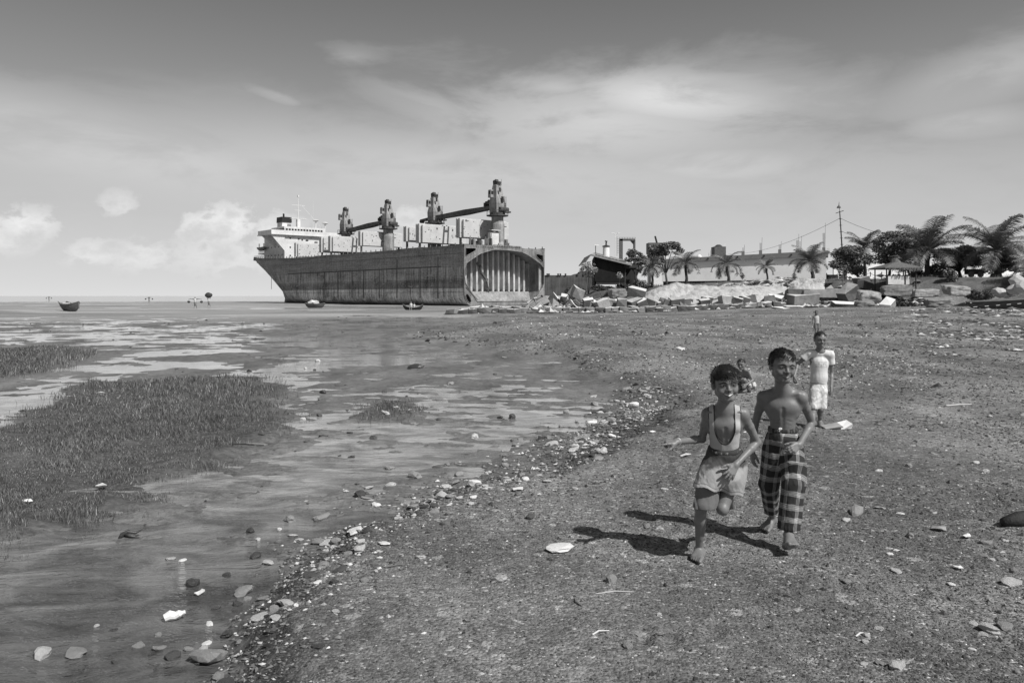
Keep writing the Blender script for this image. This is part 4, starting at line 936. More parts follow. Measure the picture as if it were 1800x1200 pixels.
tree([(1170, 434, 13, 7), (1184, 432, 12, 7), (1192, 441, 10, 7), (1150, 438, 12, 7), (1165, 444, 12, 6), (1148, 452, 10, 8), (1160, 458, 9, 8)], 118, 1172, 'dark round-topped tree above the left end of the long building', 36, 9000, .17)
tree([(1034, 466, 12, 6), (1028, 474, 9, 6), (1042, 474, 9, 6), (1036, 482, 8, 6)], 92, 1034, 'small pale-leaved tree in front of the dark shed', 37, 1500, .12, .35, th=.06)
tree([(1645, 478, 14, 12), (1612, 486, 14, 12)], 82, 1640, 'low dark bush behind the trunk of the palm by the hut', 38, 3500, .12, th=.04, name='bush', cat='bush')
tree([(1674, 490, 8, 14), (1668, 480, 6, 8)], 74, 1674, 'spiky shrub in front of the white sand heap', 39, 1200, .14, th=.04, name='bush', cat='bush')
tree([(1305, 485, 4, 5)], 95, 1304.5, 'tiny sapling in front of the white wall between two young palms', 40, 160, .1, th=.025, name='sapling', cat='sapling')
tree([(1089, 484, 5, 5)], 90, 1089, 'small pale bush against the dark shed wall', 41, 260, .12, .4, th=.03, name='bush', cat='bush')
for i, (x, y, rx, ry, d, lab) in enumerate(((1462, 506, 20, 10, 84, 'dark bush at the right end of the tarpaulins'), (1490, 508, 18, 10, 82, 'dark bush behind the tipped-up block'), (1545, 520, 22, 9, 76, 'scrubby bush below the thatched hut'), (1590, 512, 18, 7, 78, 'weeds growing on the bank right of the hut'),
        (1585, 536, 24, 8, 68, 'dark weeds at the foot of the rubble bank'), (1722, 518, 26, 8, 70, 'weeds on the bank behind the long wooden boat'), (1775, 512, 20, 9, 72, 'weeds below the tallest palm'), (1060, 506, 22, 5, 90, 'low weeds along the foot of the dark shed'),
        (1100, 504, 18, 6, 89, 'taller weeds at the right end of the shed wall'), (1012, 512, 20, 7, 90, 'dark weeds behind the tumbled blocks'), (1125, 498, 14, 8, 90, 'bush under the drooping palm'), (1640, 507, 20, 6, 76, 'grassy tufts under the big coconut palm'), (1395, 498, 6, 4, 92, 'dry tuft in front of the white wall'))):
    tree([(x-rx*.4, y, rx*.55, ry), (x+rx*.4, y+1, rx*.55, ry*.8)], d, x, lab, 60+i, 2600 if rx > 15 else 1200, .09, .065, th=.03, name='bush', cat='bush')

def misc():
    # leaning pole with wires
    d = 92; X0 = (1484-900)/1400*d; base = Vector((X0, d, hz(X0, d)-.2)); top = px(1476, 371, d)
    e = empty('utility_pole', base, 0, 'tall leaning bamboo pole carrying the wires above the leafy tree', 'pole')
    m = MB(); m.tube([Vector(), (top-base)*.5, top-base], [.10, .08, .06], 8); m.build('pole', DARKM, e)
    t = top-base; m = MB(); m.cyl(t+Vector((-.45, 0, -.25)), t+Vector((.45, 0, .05)), .04, n=6); m.build('crossarm', DARKM, e)
    m = MB(); m.cyl(t, t+Vector((-.1, 0, .8)), .03, n=5); m.lathe(t+Vector((-.1, 0, .35)), [(.25, 0), (.22, .12), (.06, .3)], 8); m.cyl(t+Vector((-.1, 0, .6)), t+Vector((-.06, 0, 1.05)), .05, .02, n=5); m.build('lantern', METAL, e)
    for k in range(7): m = MB(); q = t*(.35+.09*k); m.box(q, (.34, .05, .05)); m.build('peg', DARKM, e)
    att = base+t*.9
    def wire(a, b_, sag, lab):
        m = MB(); m.tube([a.lerp(b_, k/16)+Vector((0, 0, -sag*4*(k/16)*(1-k/16))) for k in range(17)], .02, 4); tag(m.build('wire', DARKM), lab, 'wire')
    wire(att, px(1280, 446, 160), 1.2, 'long sagging wire from the leaning pole to the building roof')
    wire(att, px(1630, 424, 80), .5, 'upper wire running right from the pole to the big palm')
    wire(base+t*.72, px(1560, 425, 86), .3, 'lower wire from the pole into the flat-crowned tree')
    d2 = 80; m = MB(); X = (1481-900)/1400*d2; m.tube([(X, d2, hz(X, d2)), px(1482, 470, d2)], [.05, .04], 6); tag(m.build('bamboo_stick', WOOD), 'thin pale stick standing in front of the leafy tree', 'stick')
    # chain fence
    g = 'posts of the chain fence'
    ps = [(1453, 492), (1475, 492), (1488, 492), (1530, 492), (1550, 493)]
    for k, (x, y) in enumerate(ps):
        d = 96; X = (x-900)/1400*d; z = hz(X, d); m = MB(); m.cyl((X, d, z), (X, d, z+1.15), .05, n=6); o = m.build('fence_post', DARKM)
        tag(o, 'thin post of the chain fence before the white end wall', 'fence post', g)
        if k < len(ps)-1:
            X2 = (ps[k+1][0]-900)/1400*d; m = MB(); m.tube([(X+(X2-X)*q/8, d, z+1.05-.35*4*(q/8)*(1-q/8)+(hz(X2, d)-z)*q/8) for q in range(9)], .03, 4)
            tag(m.build('chain', METAL), 'sagging chain slung between the fence posts', 'chain', 'chains between the fence posts')
    for (x, y, d, s, lab) in ((1463, 490, 95, (1.1, .8, .7), 'dark square box at the foot of the white end wall'), (1481, 490, 96, (.7, .6, .6), 'smaller grey box right of the dark box by the wall')):
        X = (x-900)/1400*d; m = MB(); m.box((0, 0, s[2]/2), s); m.box((0, 0, s[2]+.03), (s[0]*1.05, s[1]*1.05, .06)); o = m.build('crate', DARKM, bevel=.02); o.location = (X, d, hz(X, d)+.1); tag(o, lab, 'box')
    # hut
    d = 76; cx = (1573-900)/1400*d; zb = hz(cx, d); e = empty('thatched_hut', (cx, d, zb), 0, 'small open hut with a pyramid roof and a pale board in front', 'hut')
    def Q(x, y, o=0): p = px(x, y, d); return Vector((p.x-cx, o, p.z-zb))
    TH = simple('thatch', .13, .95, .4, 8, .03, 40)
    m = MB(); w = 1.75; ap = Q(1576, 459); ap.y = 0; ez = Q(0, 471).z
    vs = [Vector((-w, -w, ez)), Vector((w, -w, ez)), Vector((w, w, ez)), Vector((-w, w, ez)), ap]; m.add(vs+[v+Vector((0, 0, -.12)) for v in vs[:4]], [(0, 1, 4), (1, 2, 4), (2, 3, 4), (3, 0, 4), (0, 5, 6, 1), (1, 6, 7, 2), (2, 7, 8, 3), (3, 8, 5, 0), (5, 8, 7, 6)])
    rf = m.build('roof', TH, e); m = MB(); m.lathe(ap+Vector((0, 0, -.25)), [(.55, 0), (.3, .3), (.05, .5)], 8); m.build('ridge_cap', TH, rf)
    m = MB()
    for k in range(60): t = random.random(); x_ = -w+2*w*t; m.cyl((x_, -w, ez-.02), (x_+random.uniform(-.06, .06), -w-.08, ez-random.uniform(.15, .4)), .02, n=3)
    m.build('thatch_fringe', TH, rf)
    for x_, y_ in ((-1.35, -1.2), (.35, -1.3), (1.4, -1.2), (-1.35, 1.2), (1.4, 1.2)): m = MB(); m.cyl((x_, y_, -.1), (x_, y_, ez+.1), .06, n=6); m.build('post', DARKM, e)
    m = MB(); m.box((-.25, -1.25, Q(0, 493).z), (2.0, .08, .8)); m.build('board', CONC[0], e)
    m = MB(); m.box((-.1, -.7, Q(0, 501).z), (2.6, 1.4, .1)); m.build('bench', DARKM, e)
    for x_ in (-1.2, -.1, .9): m = MB(); m.box((x_, -1.1, Q(0, 505).z), (.1, .1, .7)); m.build('bench_leg', DARKM, e)
    palm(1590, 462, 79, 26, 1600, 508, 'dry palm with drooping fronds just behind the hut roof', 44, 14, False, 2.0)
    # sand heaps
    SAND = simple('white_sand', .66, .95, .12, 1.2, .05, 4)
    for (x0, x1, yt, d, s, lab) in ((1590, 1690, 476, 84, 1, 'white sand heap behind the palms'), (1675, 1830, 474, 86, 2, 'larger white sand heap at the right border')):
        n = 50; u, v = np.meshgrid(np.linspace(-1, 1, n), np.linspace(-1, 1, n), indexing='ij'); X = ((x0+x1)/2+u*(x1-x0)/2-900)/1400*d; Y = d+v*3.5
        hh = (520-yt)/1400*d+CAMH-height(X*0+X.mean(), Y*0+d)
        z = height(X, Y)-.1+np.clip(1-(u**2+v**2), 0, 1)**.7*hh*(.7+.6*fbm(u*3+s, v*3, s)); V = np.stack([X, Y, z], -1).reshape(-1, 3); i = np.arange(n-1)[:, None]; j = np.arange(n-1)[None]
        F = np.stack([i*n+j, (i+1)*n+j, (i+1)*n+j+1, i*n+j+1], -1).reshape(-1, 4); tag(npmesh('sand_mound', V, F, SAND, smooth=True), lab, 'sand heap', kind='structure')
    # small dark gear near the sand
    e = empty('handcart', (0, 0, 0), 0, 'dark handcart with a box body standing before the white sand', 'cart'); d = 77; X = (1711-900)/1400*d; e.location = (X, d, hz(X, d))
    m = MB(); m.box((0, 0, .55), (1.3, .8, .5)); m.build('body', DARKM, e)
    for s in (-.45, .45):
        m = MB(); m.cyl((s, -.45, .3), (s, -.38, .3), .3, n=14); m.build('wheel', METAL, e)
    m = MB(); m.tube([(-.65, -.3, .7), (-1.1, -.3, .95), (-1.3, -.3, .95)], .03, 5); m.build('handle', METAL, e)
    for (x, y, d, s, lab) in ((1663, 503, 76, .55, 'dark rounded scrap lump left of the handcart'), (1751, 500, 75, .5, 'dark lump leaning on the trunk of the tallest palm'), (1790, 498, 66, .7, 'pale boulder above the long wooden boat'), (1783, 508, 65, .5, 'second boulder stacked by the long wooden boat'), (1798, 505, 64, .55, 'grey boulder at the right border above the boat'), (1757, 514, 66, .5, 'half-buried boulder left of the stacked ones')):
        X = (x-900)/1400*d; o = place('boulder', rock_mesh('boulder', s, (1.1, .9, .8), DARKM if 'dark' in lab else CONC[1], int(x), 2), (X, d, max(hz(X, d)+.2, px(x, y, d).z))); tag(o, lab, 'boulder')
misc()

def hull_pts(L, W, H, sheer, ns=17, nk=9, th=.06, fine=1.6, stern=.45):
    rows = []
    for i in range(ns):
        t = i/(ns-1)*2-1; w = W/2*(1-abs(t)**(fine*1.4 if t > 0 else fine*2))*(1 if t > 0 else 1) + (W/2*stern*max(0, -t)**3)
        w = max(w, .03); zt = H+sheer*abs(t)**2.2; zb = .0+.75*zt*abs(t)**5; rows.append([(t*L/2*(1), math.sin(math.pi*(k/(nk-1)-.5))*w, zb+(zt-zb)*abs(math.sin(math.pi*(k/(nk-1)-.5)))**2.2) for k in range(nk)])
    return rows
def boat_mesh(L, W, H, sheer, mt, e, **k):
    rows = hull_pts(L, W, H, sheer, **k); nk = len(rows[0]); m = MB(); vs = [p for r in rows for p in r]; n = len(rows)
    m.add(vs, [(i*nk+j, (i+1)*nk+j, (i+1)*nk+j+1, i*nk+j+1) for i in range(n-1) for j in range(nk-1)])
    m.add([(x, y*.9, z+.05) for x, y, z in vs], [(i*nk+j, i*nk+j+1, (i+1)*nk+j+1, (i+1)*nk+j) for i in range(n-1) for j in range(nk-1)])
    o = m.build('hull', mt, e, smooth=True)
    for s in (0, -1): m = MB(); m.tube([Vector(r[s])+Vector((0, 0, .02)) for r in rows], .045, 5); m.build('gunwale', WOOD, e)
    return rows, o
def plank_mat(name, base):
    def f(b, bs):
        p = b.obj(); x, y, z = b.xyz(p); w = b.m('FRACT', b.mul(z, 5.)); seam = b.map(w, .0, .12, 0, 1); n = b.noise(b.scale(p, (.6, 1, 6)), 3, 5, .6)
        setc(b, bs, b.mul(b.mul(b.map(n, .3, .7, .6, 1.5), base), b.mix(seam, .5, 1.))); bs.inputs['Roughness'].default_value = .75
    return mat(name, f)
def boats():
    d = 94; X = (124-900)/1400*d; e = empty('rowing_boat', (X, d, WL-.02), R(-30), 'dark wooden boat stranded alone on the mud at far left, bow to the camera', 'boat')
    BM = plank_mat('tarred_planks', .07); boat_mesh(3.3, 1.5, .85, .35, BM, e, stern=.7)
    for t in (-.8, 0, .7): m = MB(); m.box((t, 0, .65), (.2, 1.2, .05)); m.build('thwart', WOOD, e)
    m = MB(); m.box((1.64, 0, .80), (.10, .12, .9)); m.build('stem_post', WOOD, e)
    m = MB(); m.box((-1.2, 0, 1.0), (.7, .9, .10)); m.build('stern_deck', CONC[0], e)
    d = 121; X = (554-900)/1400*d; e = empty('loaded_boat', (X, d, WL-.05), R(8), 'small boat heaped with pale sacks in front of the ship\'s hull', 'boat')
    boat_mesh(2.9, 1.3, .65, .15, BM, e, stern=.8)
    for k in range(7):
        me = rock_mesh('sack', .35, (1.2, .9, .6), CONC[0] if k % 2 else CONC[1], k); o = bpy.data.objects.new('sack', me); col.objects.link(o); o.location = (X+random.uniform(-.9, .9), d+random.uniform(-.4, .4), WL+.75+.3*random.random()); tag(o, 'pale sack heaped in the small boat before the ship', 'sack', 'sacks in the loaded boat')
    d = 103; X = (726-900)/1400*d; e = empty('canoe', (X, d, WL-.05), R(4), 'low dark canoe with upturned ends and two people beside the ship', 'boat')
    boat_mesh(2.6, .75, .38, .42, simple('black_wood', .02, .6), e, stern=0)
    d = 56; X = (1800-900)/1400*d; e = empty('long_wooden_boat', (X+1.0, d+.6, hz(X, d)+.02), R(-4), 'long dark wooden boat hull hauled up among the rubbish at right', 'boat')
    BM2 = plank_mat('old_planks', .05); e.rotation_euler = (0, R(-4.5), R(6)); boat_mesh(10.0, 1.6, .75, .12, BM2, e, stern=0., ns=25)
    for k in range(13):
        m = MB(); t = -4.6+k*.75; m.box((t, -.70*(1-abs(t/5.5)**2.4)-.1, .5), (.3, .03, .03)); m.build('nail_row', CONC[0], e)
    m = MB(); m.box((-4.2, .0, .8), (1.2, .3, .06)); m.build('bow_deck', CONC[1], e)
boats()
# ------------------------------------------------------------------ stones, litter and driftwood
ST = [simple('stone_pale', .50, .9, .3, 14, .006, 60), simple('stone_grey', .28, .9, .35, 12, .006, 60), simple('stone_dark', .09, .75, .4, 12, .006, 60), simple('stone_white', .68, .9, .2, 14, .004, 60), simple('stone_wet', .05, .35, .4, 12, .004, 60, .5)]
WHT = simple('white_plastic', .78, .5, .08, 8)
def stones():
    random.seed(5); lib = {}
    for mi in range(5):
        lib[mi] = [rock_mesh('stone', 1, random.choice(((1, .8, .6), (1, .6, .45), (1, .9, .4), (1, .75, .8))), ST[mi], 10*mi+k, 2, .34, .5) for k in range(5)]
    def put(x, y, wpx, mi, lab, flat=None, name='stone', rz=None, sink=.25, me=None):
        for _ in range(3):
            z0 = -.19 if polysd(np.array([(x-900)/1400*1.7*1400/(y-520)]), np.array([1.7*1400/(y-520)]), SHORE)[0] < 0 else 0; g = gpx(x, y, z0)
        z = hz(g.x, g.y); g = gpx(x, y, max(z, WL)); hh = hz(g.x, g.y); z = max(hh, WL-.01); r = wpx/1400*g.y/2; sink = sink if hh > WL else .05; flat = max(flat or .8, .75) if hh < WL and r > .02 else flat
        me = me or (lib[mi][0] if 'large flat pale' in lab else random.choice(lib[mi])); o = place(name, me, (g.x, g.y, z+r*(.45-sink)), (0, 0, .4) if 'large flat pale' in lab else (random.uniform(-.25, .25), random.uniform(-.25, .25), random.uniform(0, 6) if rz is None else rz), (r, r, r*flat) if flat else r)
        return tag(o, lab, 'stone' if name == 'stone' else name.replace('_', ' '))
    L = [(985, 968, 54, 3, 'large flat pale stone on the gravel left of the shadows', .45), (876, 1020, 32, 0, 'pale angular stone on open gravel below the large flat one', None), (1506, 902, 32, 1, 'squarish grey stone on the track right of the boys', None),
         (1060, 792, 20, 0, 'pale upright stone alone on the gravel, left of the pointing boy', 1.2), (1008, 860, 18, 0, 'small pale stone between the waterline and the boys', None), (932, 910, 24, 2, 'dark rounded stone on the gravel near the waterline', None),
         (835, 848, 36, 3, 'brightest broad stone at the edge of the water', .6), (945, 830, 26, 0, 'pale lump at the waterline right of the brightest stone', None), (925, 838, 16, 2, 'dark stone touching the pale lump at the waterline', None), (740, 980, 18, 0, 'small pale cobble on gravel above the large flat stone', None),
         (503, 1053, 28, 0, 'pale cobble, rightmost of the three at the water edge', None), (482, 1068, 22, 1, 'upright middle cobble of the three at the water edge', 1.), (460, 1070, 32, 0, 'flat leftmost cobble of the three at the water edge', .4), (472, 990, 24, 0, 'pale stone in the shallow water above the three cobbles', .7),
         (135, 1150, 34, 1, 'round grey boulder in the water at bottom left', None), (75, 1152, 38, 0, 'pale-topped pointed stone half sunk at bottom left', .8), (372, 1160, 60, 1, 'long flat grey stone near the bottom edge', .35), (1575, 1174, 32, 0, 'pale block of stone at the bottom edge, right', None),
         (1740, 1108, 38, 0, 'pale stone at the lower right, left one of a pair', .6), (1765, 1102, 28, 1, 'greyer stone of the pair at the lower right', .6), (1775, 1026, 32, 0, 'pale wedge stone by the right border', .6), (1575, 1004, 24, 0, 'flat pale chip on the gravel right of the striding boys', .35),
         (1075, 1022, 24, 1, 'small grey rock on the gravel below the shadows', None), (1733, 955, 20, 1, 'grey stone left of the dark log', None), (1726, 976, 18, 1, 'lower grey stone left of the dark log', None), (625, 930, 34, 3, 'white flat fragment among the waterline stones', .3), (567, 995, 24, 1, 'grey cobble under the white flat fragment', None),
         (560, 946, 26, 1, 'grey stone left of the white flat fragment', None), (590, 957, 22, 0, 'pale stone touching the white fragment', None), (780, 872, 30, 0, 'slanting pale stone in the waterline cluster', .7), (722, 873, 28, 1, 'squared grey stone in the waterline cluster', .9), (752, 877, 20, 0, 'pale cobble between the squared and slanting stones', None),
         (730, 838, 26, 1, 'grey stone standing in the puddle above the cluster', .9), (835, 770, 20, 0, 'pale upright block standing in the shallow pool', 1.1), (567, 692, 18, 4, 'dark wet stone sitting in a bright puddle beside the salt grass', .9), (730, 647, 30, 4, 'dark weed-covered lump far out on the mud', .6),
         (1195, 616, 18, 0, 'lone pale boulder far up the beach', .8), (300, 982, 18, 0, 'left of two small pale stones in the water', .7), (322, 984, 14, 3, 'right of two small pale stones in the water', .7), (450, 978, 26, 4, 'dark wet block in the shallow water', .8), (440, 935, 18, 4, 'dark wet stone further out in the shallow water', .8),
         (338, 1028, 26, 4, 'submerged dark stone with its top just showing', .5), (678, 730, 18, 0, 'pale stone beside the tiny grass tuft', .7), (900, 735, 14, 4, 'small dark stone standing in the broad pool', 1.), (1733, 830, 14, 0, 'small pale stone far right on the track', None),
         (640, 1020, 16, 1, 'grey pebble on the gravel under the waterline cluster', None), (765, 900, 20, 1, 'grey stone below the slanting pale stone', None), (700, 910, 24, 0, 'pale long stone lying in the dark gravel', .5), (1113, 712, 18, 4, 'dark stone at the far bend of the waterline', None), (1040, 745, 20, 3, 'bright stone at the far bend of the waterline', None),
         (660, 866+20, 20, 3, 'bright small stone left of the waterline cluster', .6), (200, 1107, 16, 4, 'small dark stone left of the bottom boulders', .7), (590, 1075, 16, 0, 'small pale cobble on the wet gravel', .7), (425, 1043, 34, 1, 'thin flat grey slab of stone at the water edge', .25)]
    for x, y, w, mi, lab, fl in L: put(x, y, w, mi, lab, fl)
    zones = {0: ('stones along the near waterline', 'among the stones strewn along the near waterline'), 1: ('stones along the middle waterline', 'among the stones along the middle of the waterline'), 2: ('stones at the far bend of the waterline', 'in the stone patch at the far bend of the waterline'),
             3: ('stones scattered on the open gravel', 'scattered on the open gravel track'), 4: ('stones scattered on the mud', 'lying out on the wet mud')}
    cnt = 0; kinds = {0: 'pale stone', 1: 'grey stone', 2: 'dark stone', 3: 'white stone', 4: 'wet black stone'}
    W = [(210, 1150), (370, 1180), (430, 1085), (520, 1010), (575, 955), (650, 905), (740, 870), (830, 855), (930, 815), (1010, 775), (1060, 740), (1130, 705), (1150, 690)]
    while cnt < 235:
        t = random.random()
        if cnt < 165:
            q = random.random()*(len(W)-1); i = int(q); f = q-i; x = W[i][0]*(1-f)+W[i+1][0]*f; y = W[i][1]*(1-f)+W[i+1][1]*f
            k = (y-520)/300; y += random.gauss(0, 16*k); x += random.gauss(0, 32*k); mi = random.choice((0, 0, 1, 1, 1, 2, 3, 4)); seg = q; z = 0 if y > 950 else (1 if y > 790 else 2); wp = random.uniform(8, 21)*(.55+k*.55)*(.62 if y > 950 and random.random() < .7 else 1)
        elif cnt < 205: x = random.uniform(1050, 1800); y = random.uniform(620, 1180); mi = random.choice((0, 0, 1, 3)); z = 3; wp = random.uniform(8, 15)*(.5+(y-520)/600)
        else: x = random.uniform(470, 1050); y = random.uniform(610, 830); mi = random.choice((0, 1, 4, 4, 2)); z = 4; wp = random.uniform(8, 18)*(.5+(y-520)/600)
        if z == 4 and polysd(np.array([gpx(x, y, -.2).x]), np.array([gpx(x, y, -.2).y]), SHORE)[0] > -.3: continue
        if z == 3 and 1170 < x < 1480 and y > 600: continue
        cnt += 1; 
        if cnt <= 165: loc = ('by the bottom edge of the picture', 'beside the long flat grey stone', 'beside the thin flat slab', 'below the three cobbles', 'near the three cobbles', 'below the white flat fragment', 'around the white flat fragment', 'by the slanting pale stone', 'near the brightest broad stone', 'near the pale lump at the waterline', 'above the upright pale stone', 'at the far bend of the waterline')[min(int(seg), 11)]
        elif z == 3: loc = 'on the gravel, '+('far up the beach' if y < 700 else 'level with the boys' if y < 950 else 'near the bottom')+(' left of the boys' if x < 1200 else ' below the boys' if x < 1480 and y > 950 else ' at right' if x > 1640 else ' right of the boys')
        else: loc = 'out on the mud '+('beyond' if y < 700 else 'below')+(' the tiny grass tuft' if x < 780 else ' the broad pool')
        put(x, y, wp, mi, ('small ' if wp < 13 else 'larger ')+kinds[mi]+' '+loc, random.choice((.5, .7, .9)))['group'] = kinds[mi]+'s, '+zones[z][0]
    # smaller shingle as stuff
    n = 5500; q = rng.random(n)*(len(W)-1); i = q.astype(int); f = q-i; Wa = np.array(W); x = Wa[i, 0]*(1-f)+Wa[i+1, 0]*f; y = Wa[i, 1]*(1-f)+Wa[i+1, 1]*f; k = (y-520)/300
    x += rng.standard_normal(n)*45*k; y += rng.standard_normal(n)*22*k; d = 1.7*1400/(y-520); X = (x-900)/1400*d; z = height(X, d); kp = z > WL-.02; X, d, z = X[kp], d[kp], z[kp]; n = len(X)
    s = rng.uniform(.006, .022, n)*np.clip(d/6, .8, 2); t = np.where(rng.random(n) > .75, .45, .15)*rng.uniform(.5, 1.3, n)
    tag(scatter_mesh(np.stack([X, d, z+s*.2], -1), s, t, 'shingle', GRAV), 'coarse wet shingle along the edge of the water', 'shingle', kind='stuff')
    x, y = sample_px(7000, 560, 1640, 556, 690); zz, land, gr, sd, ts, far = height(x, y, True); kp = (land > .5) & (fbm(x*.25, y*.25, 5.) > .42); x, y, zz = x[kp], y[kp], zz[kp]; n = len(x)
    s = rng.uniform(.012, .05, n)*np.clip(y/25, .6, 1.7); t = np.where(rng.random(n) > .6, .55, .12)*rng.uniform(.5, 1.3, n)
    tag(scatter_mesh(np.stack([x, y, zz+s*.2], -1), s, t, 'shingle', GRAV), 'stony rubbish strewn over the far beach', 'shingle', kind='stuff')
    # pale litter on the slope at right
    base = np.array([[1, 0, 0], [-.2, .95, 0], [-1, -.1, .05], [.1, -1, 0], [0, .1, .25], [0, 0, -.1]])
    x = rng.normal(1740, 90, 3400); y = 546+rng.random(3400)**1.2*42; kp = (x < 1880) & (x > 1560+(y-548)*2); x, y = x[kp], y[kp]; d = (CAMH-.6)*1400/(y-520); X = (x-900)/1400*d; z = height(X, d); n = len(X)
    kp = fbm(X*.5, d*.3, 3.) > .46; X, d, z = X[kp], d[kp], z[kp]; n = len(X)
    tag(scatter_mesh(np.stack([X, d, z+.03], -1), (.03+.28*rng.random(n)**3)*np.clip(d/50, .6, 1.3), np.where(rng.random(n) > .6, .5, .13)*rng.uniform(.5, 1.2, n), 'litter', GRAV, 1.2, base), 'pale rags and plastic litter covering the slope below the long boat', 'litter', kind='stuff')
    # single pieces of rubbish
    e = empty('crushed_bottle', gpx(306, 1084, WL+.02), .3, 'crushed white plastic bottle floating in the near water', 'bottle')
    m = MB(); P = [Vector((-.05, 0, .0)), Vector((-.02, .005, .012)), Vector((.01, 0, .008)), Vector((.03, -.004, .02)), Vector((.045, 0, .02))]; m.tube(P, [.022, .028, .022, .02, .010], 9); m.build('body', WHT, e)
    m = MB(); m.cyl((.045, 0, .02), (.06, 0, .024), .011, n=8); m.build('cap', WHT, e)
    def flake(x, y, wpx, lab, tone, seed, name='litter_scrap', cat='scrap'):
        g = gpx(x, y, -.02); z = max(hz(g.x, g.y), WL); g = gpx(x, y, z); r = wpx/1400*g.y/2; rg = random.Random(seed); m = MB(); n = 7; mid = (0, 0, r*.3)
        ring = [(math.cos(k*6.283/n)*r*rg.uniform(.7, 1.1), math.sin(k*6.283/n)*r*rg.uniform(.4, .9), rg.uniform(-.05, .3)*r) for k in range(n)]
        m.add(ring+[mid]+[(a, b_, c-.004) for a, b_, c in ring], [(k, (k+1) % n, n) for k in range(n)]+[(n+1+(k+1) % n, n+1+k, k, (k+1) % n)[::-1] for k in range(n)]); o = m.build(name, tone); o.location = (g.x, g.y, z+.012); o.rotation_euler = (0, 0, rg.random()*6); tag(o, lab, cat)
    flake(125, 818, 16, 'white scrap lying in the middle of the salt grass', WHT, 1); flake(46, 882, 20, 'white crumpled scrap at the left part of the salt grass', WHT, 2); flake(178, 692, 18, 'pale scrap near the far edge of the salt grass', CONC[0], 3)
    flake(178, 855, 24, 'pale rag at the lower edge of the salt grass', CONC[0], 4); flake(1270, 800+60, 18, 'pale scrap hidden by the boys', CONC[0], 5) if 0 else None
    flake(910, 862, 26, 'pale torn scrap on the gravel by the waterline', CONC[0], 6); flake(1205, 802, 26, 'white scrap on the gravel below the pointing hand', WHT, 7); flake(1147, 760, 14, 'oval white scrap on the gravel left of the pointing hand', WHT, 8)
    flake(353, 1044, 26, 'thin pale shard at the water edge left of the cobbles', CONC[0], 9); flake(1700, 945, 22, 'bright scrap beside the dark log', WHT, 10); flake(1650, 932, 30, 'grey scrap on gravel right of the boys', CONC[2], 11); flake(1685, 1000, 20, 'small white curl of rubbish near the right border', WHT, 12)
    # broken board behind the third boy
    g = gpx(1470, 753, 0); e = empty('broken_board', (g.x, g.y, hz(g.x, g.y)+.01), .15, 'broken board with one pale end lying behind the third boy', 'board')
    m = MB(); m.box((-.06, 0, .02), (.22, .11, .03), rot(.1, -.08, 0), jit=.015); m.build('dark_half', CONC[2], e); m = MB(); m.box((.10, 0, .035), (.14, .12, .025), rot(.3, -.25, 0), jit=.015); m.build('pale_half', CONC[3], e)
    # log at the right border
    g = gpx(1800, 928, 0); m = MB(); m.tube([(0, 0, .03), (.12, .02, .045), (.3, .08, .04), (.5, .12, .03)], [.03, .055, .06, .045], 10); o = m.build('driftwood_log', simple('wet_wood', .03, .7, .5, 14, .01, 40), smooth=True); o.location = (g.x-.14, g.y+.02, hz(g.x, g.y)); tag(o, 'dark thick log cut by the right border of the photo', 'log')
    for (x, y, L_, a, lab, mt) in ((1515, 1122, .09, .5, 'short pale twig near the bottom edge at right', CONC[0]), (1080, 1046, .22, .2, 'long thin straw on gravel below the shadows', CONC[1]), (1055, 1120, .10, .6, 'small bent straw with a white tip near the bottom edge', CONC[0]), (1685, 716, .5, .35, 'pale stick on the beach far right', CONC[0]), (430, 762, .5, -.1, 'dark stick floating off the salt grass', DARKM), (462, 748, .2, 2.6, 'small dark stick beside the floating one', DARKM), (1015, 1065, .12, 1.9, 'faint thin twig on the near gravel', WOOD), (700, 1000, .16, .3, 'thin twig on the dark wet gravel', WOOD)):
        g = gpx(x, y, -.02); m = MB(); r = .004*max(1, g.y/6); m.tube([(-L_/2, 0, 0), (0, .01, .004), (L_/2, -.01, .0)], [r, r*1.2, r*.6], 6); o = m.build('twig', mt); o.location = (g.x, g.y, max(hz(g.x, g.y), WL)+r); o.rotation_euler = (0, 0, a); tag(o, lab, 'stick')
    e = empty('upturned_root', gpx(225, 945, WL), .3, 'dark twisted root sticking out of the water at left', 'root')
    m = MB(); m.tube([(-.06, 0, -.02), (-.04, 0, .03), (0, 0, .05), (.05, 0, .035), (.10, .02, .05)], [.02, .018, .014, .012, .004], 7); m.build('root', ST[4], e, smooth=True); m = MB(); m.tube([(-.02, 0, .03), (.02, -.02, .02), (.09, -.03, -.0)], [.016, .012, .005], 7); m.build('side_root', ST[4], e, smooth=True)
stones()
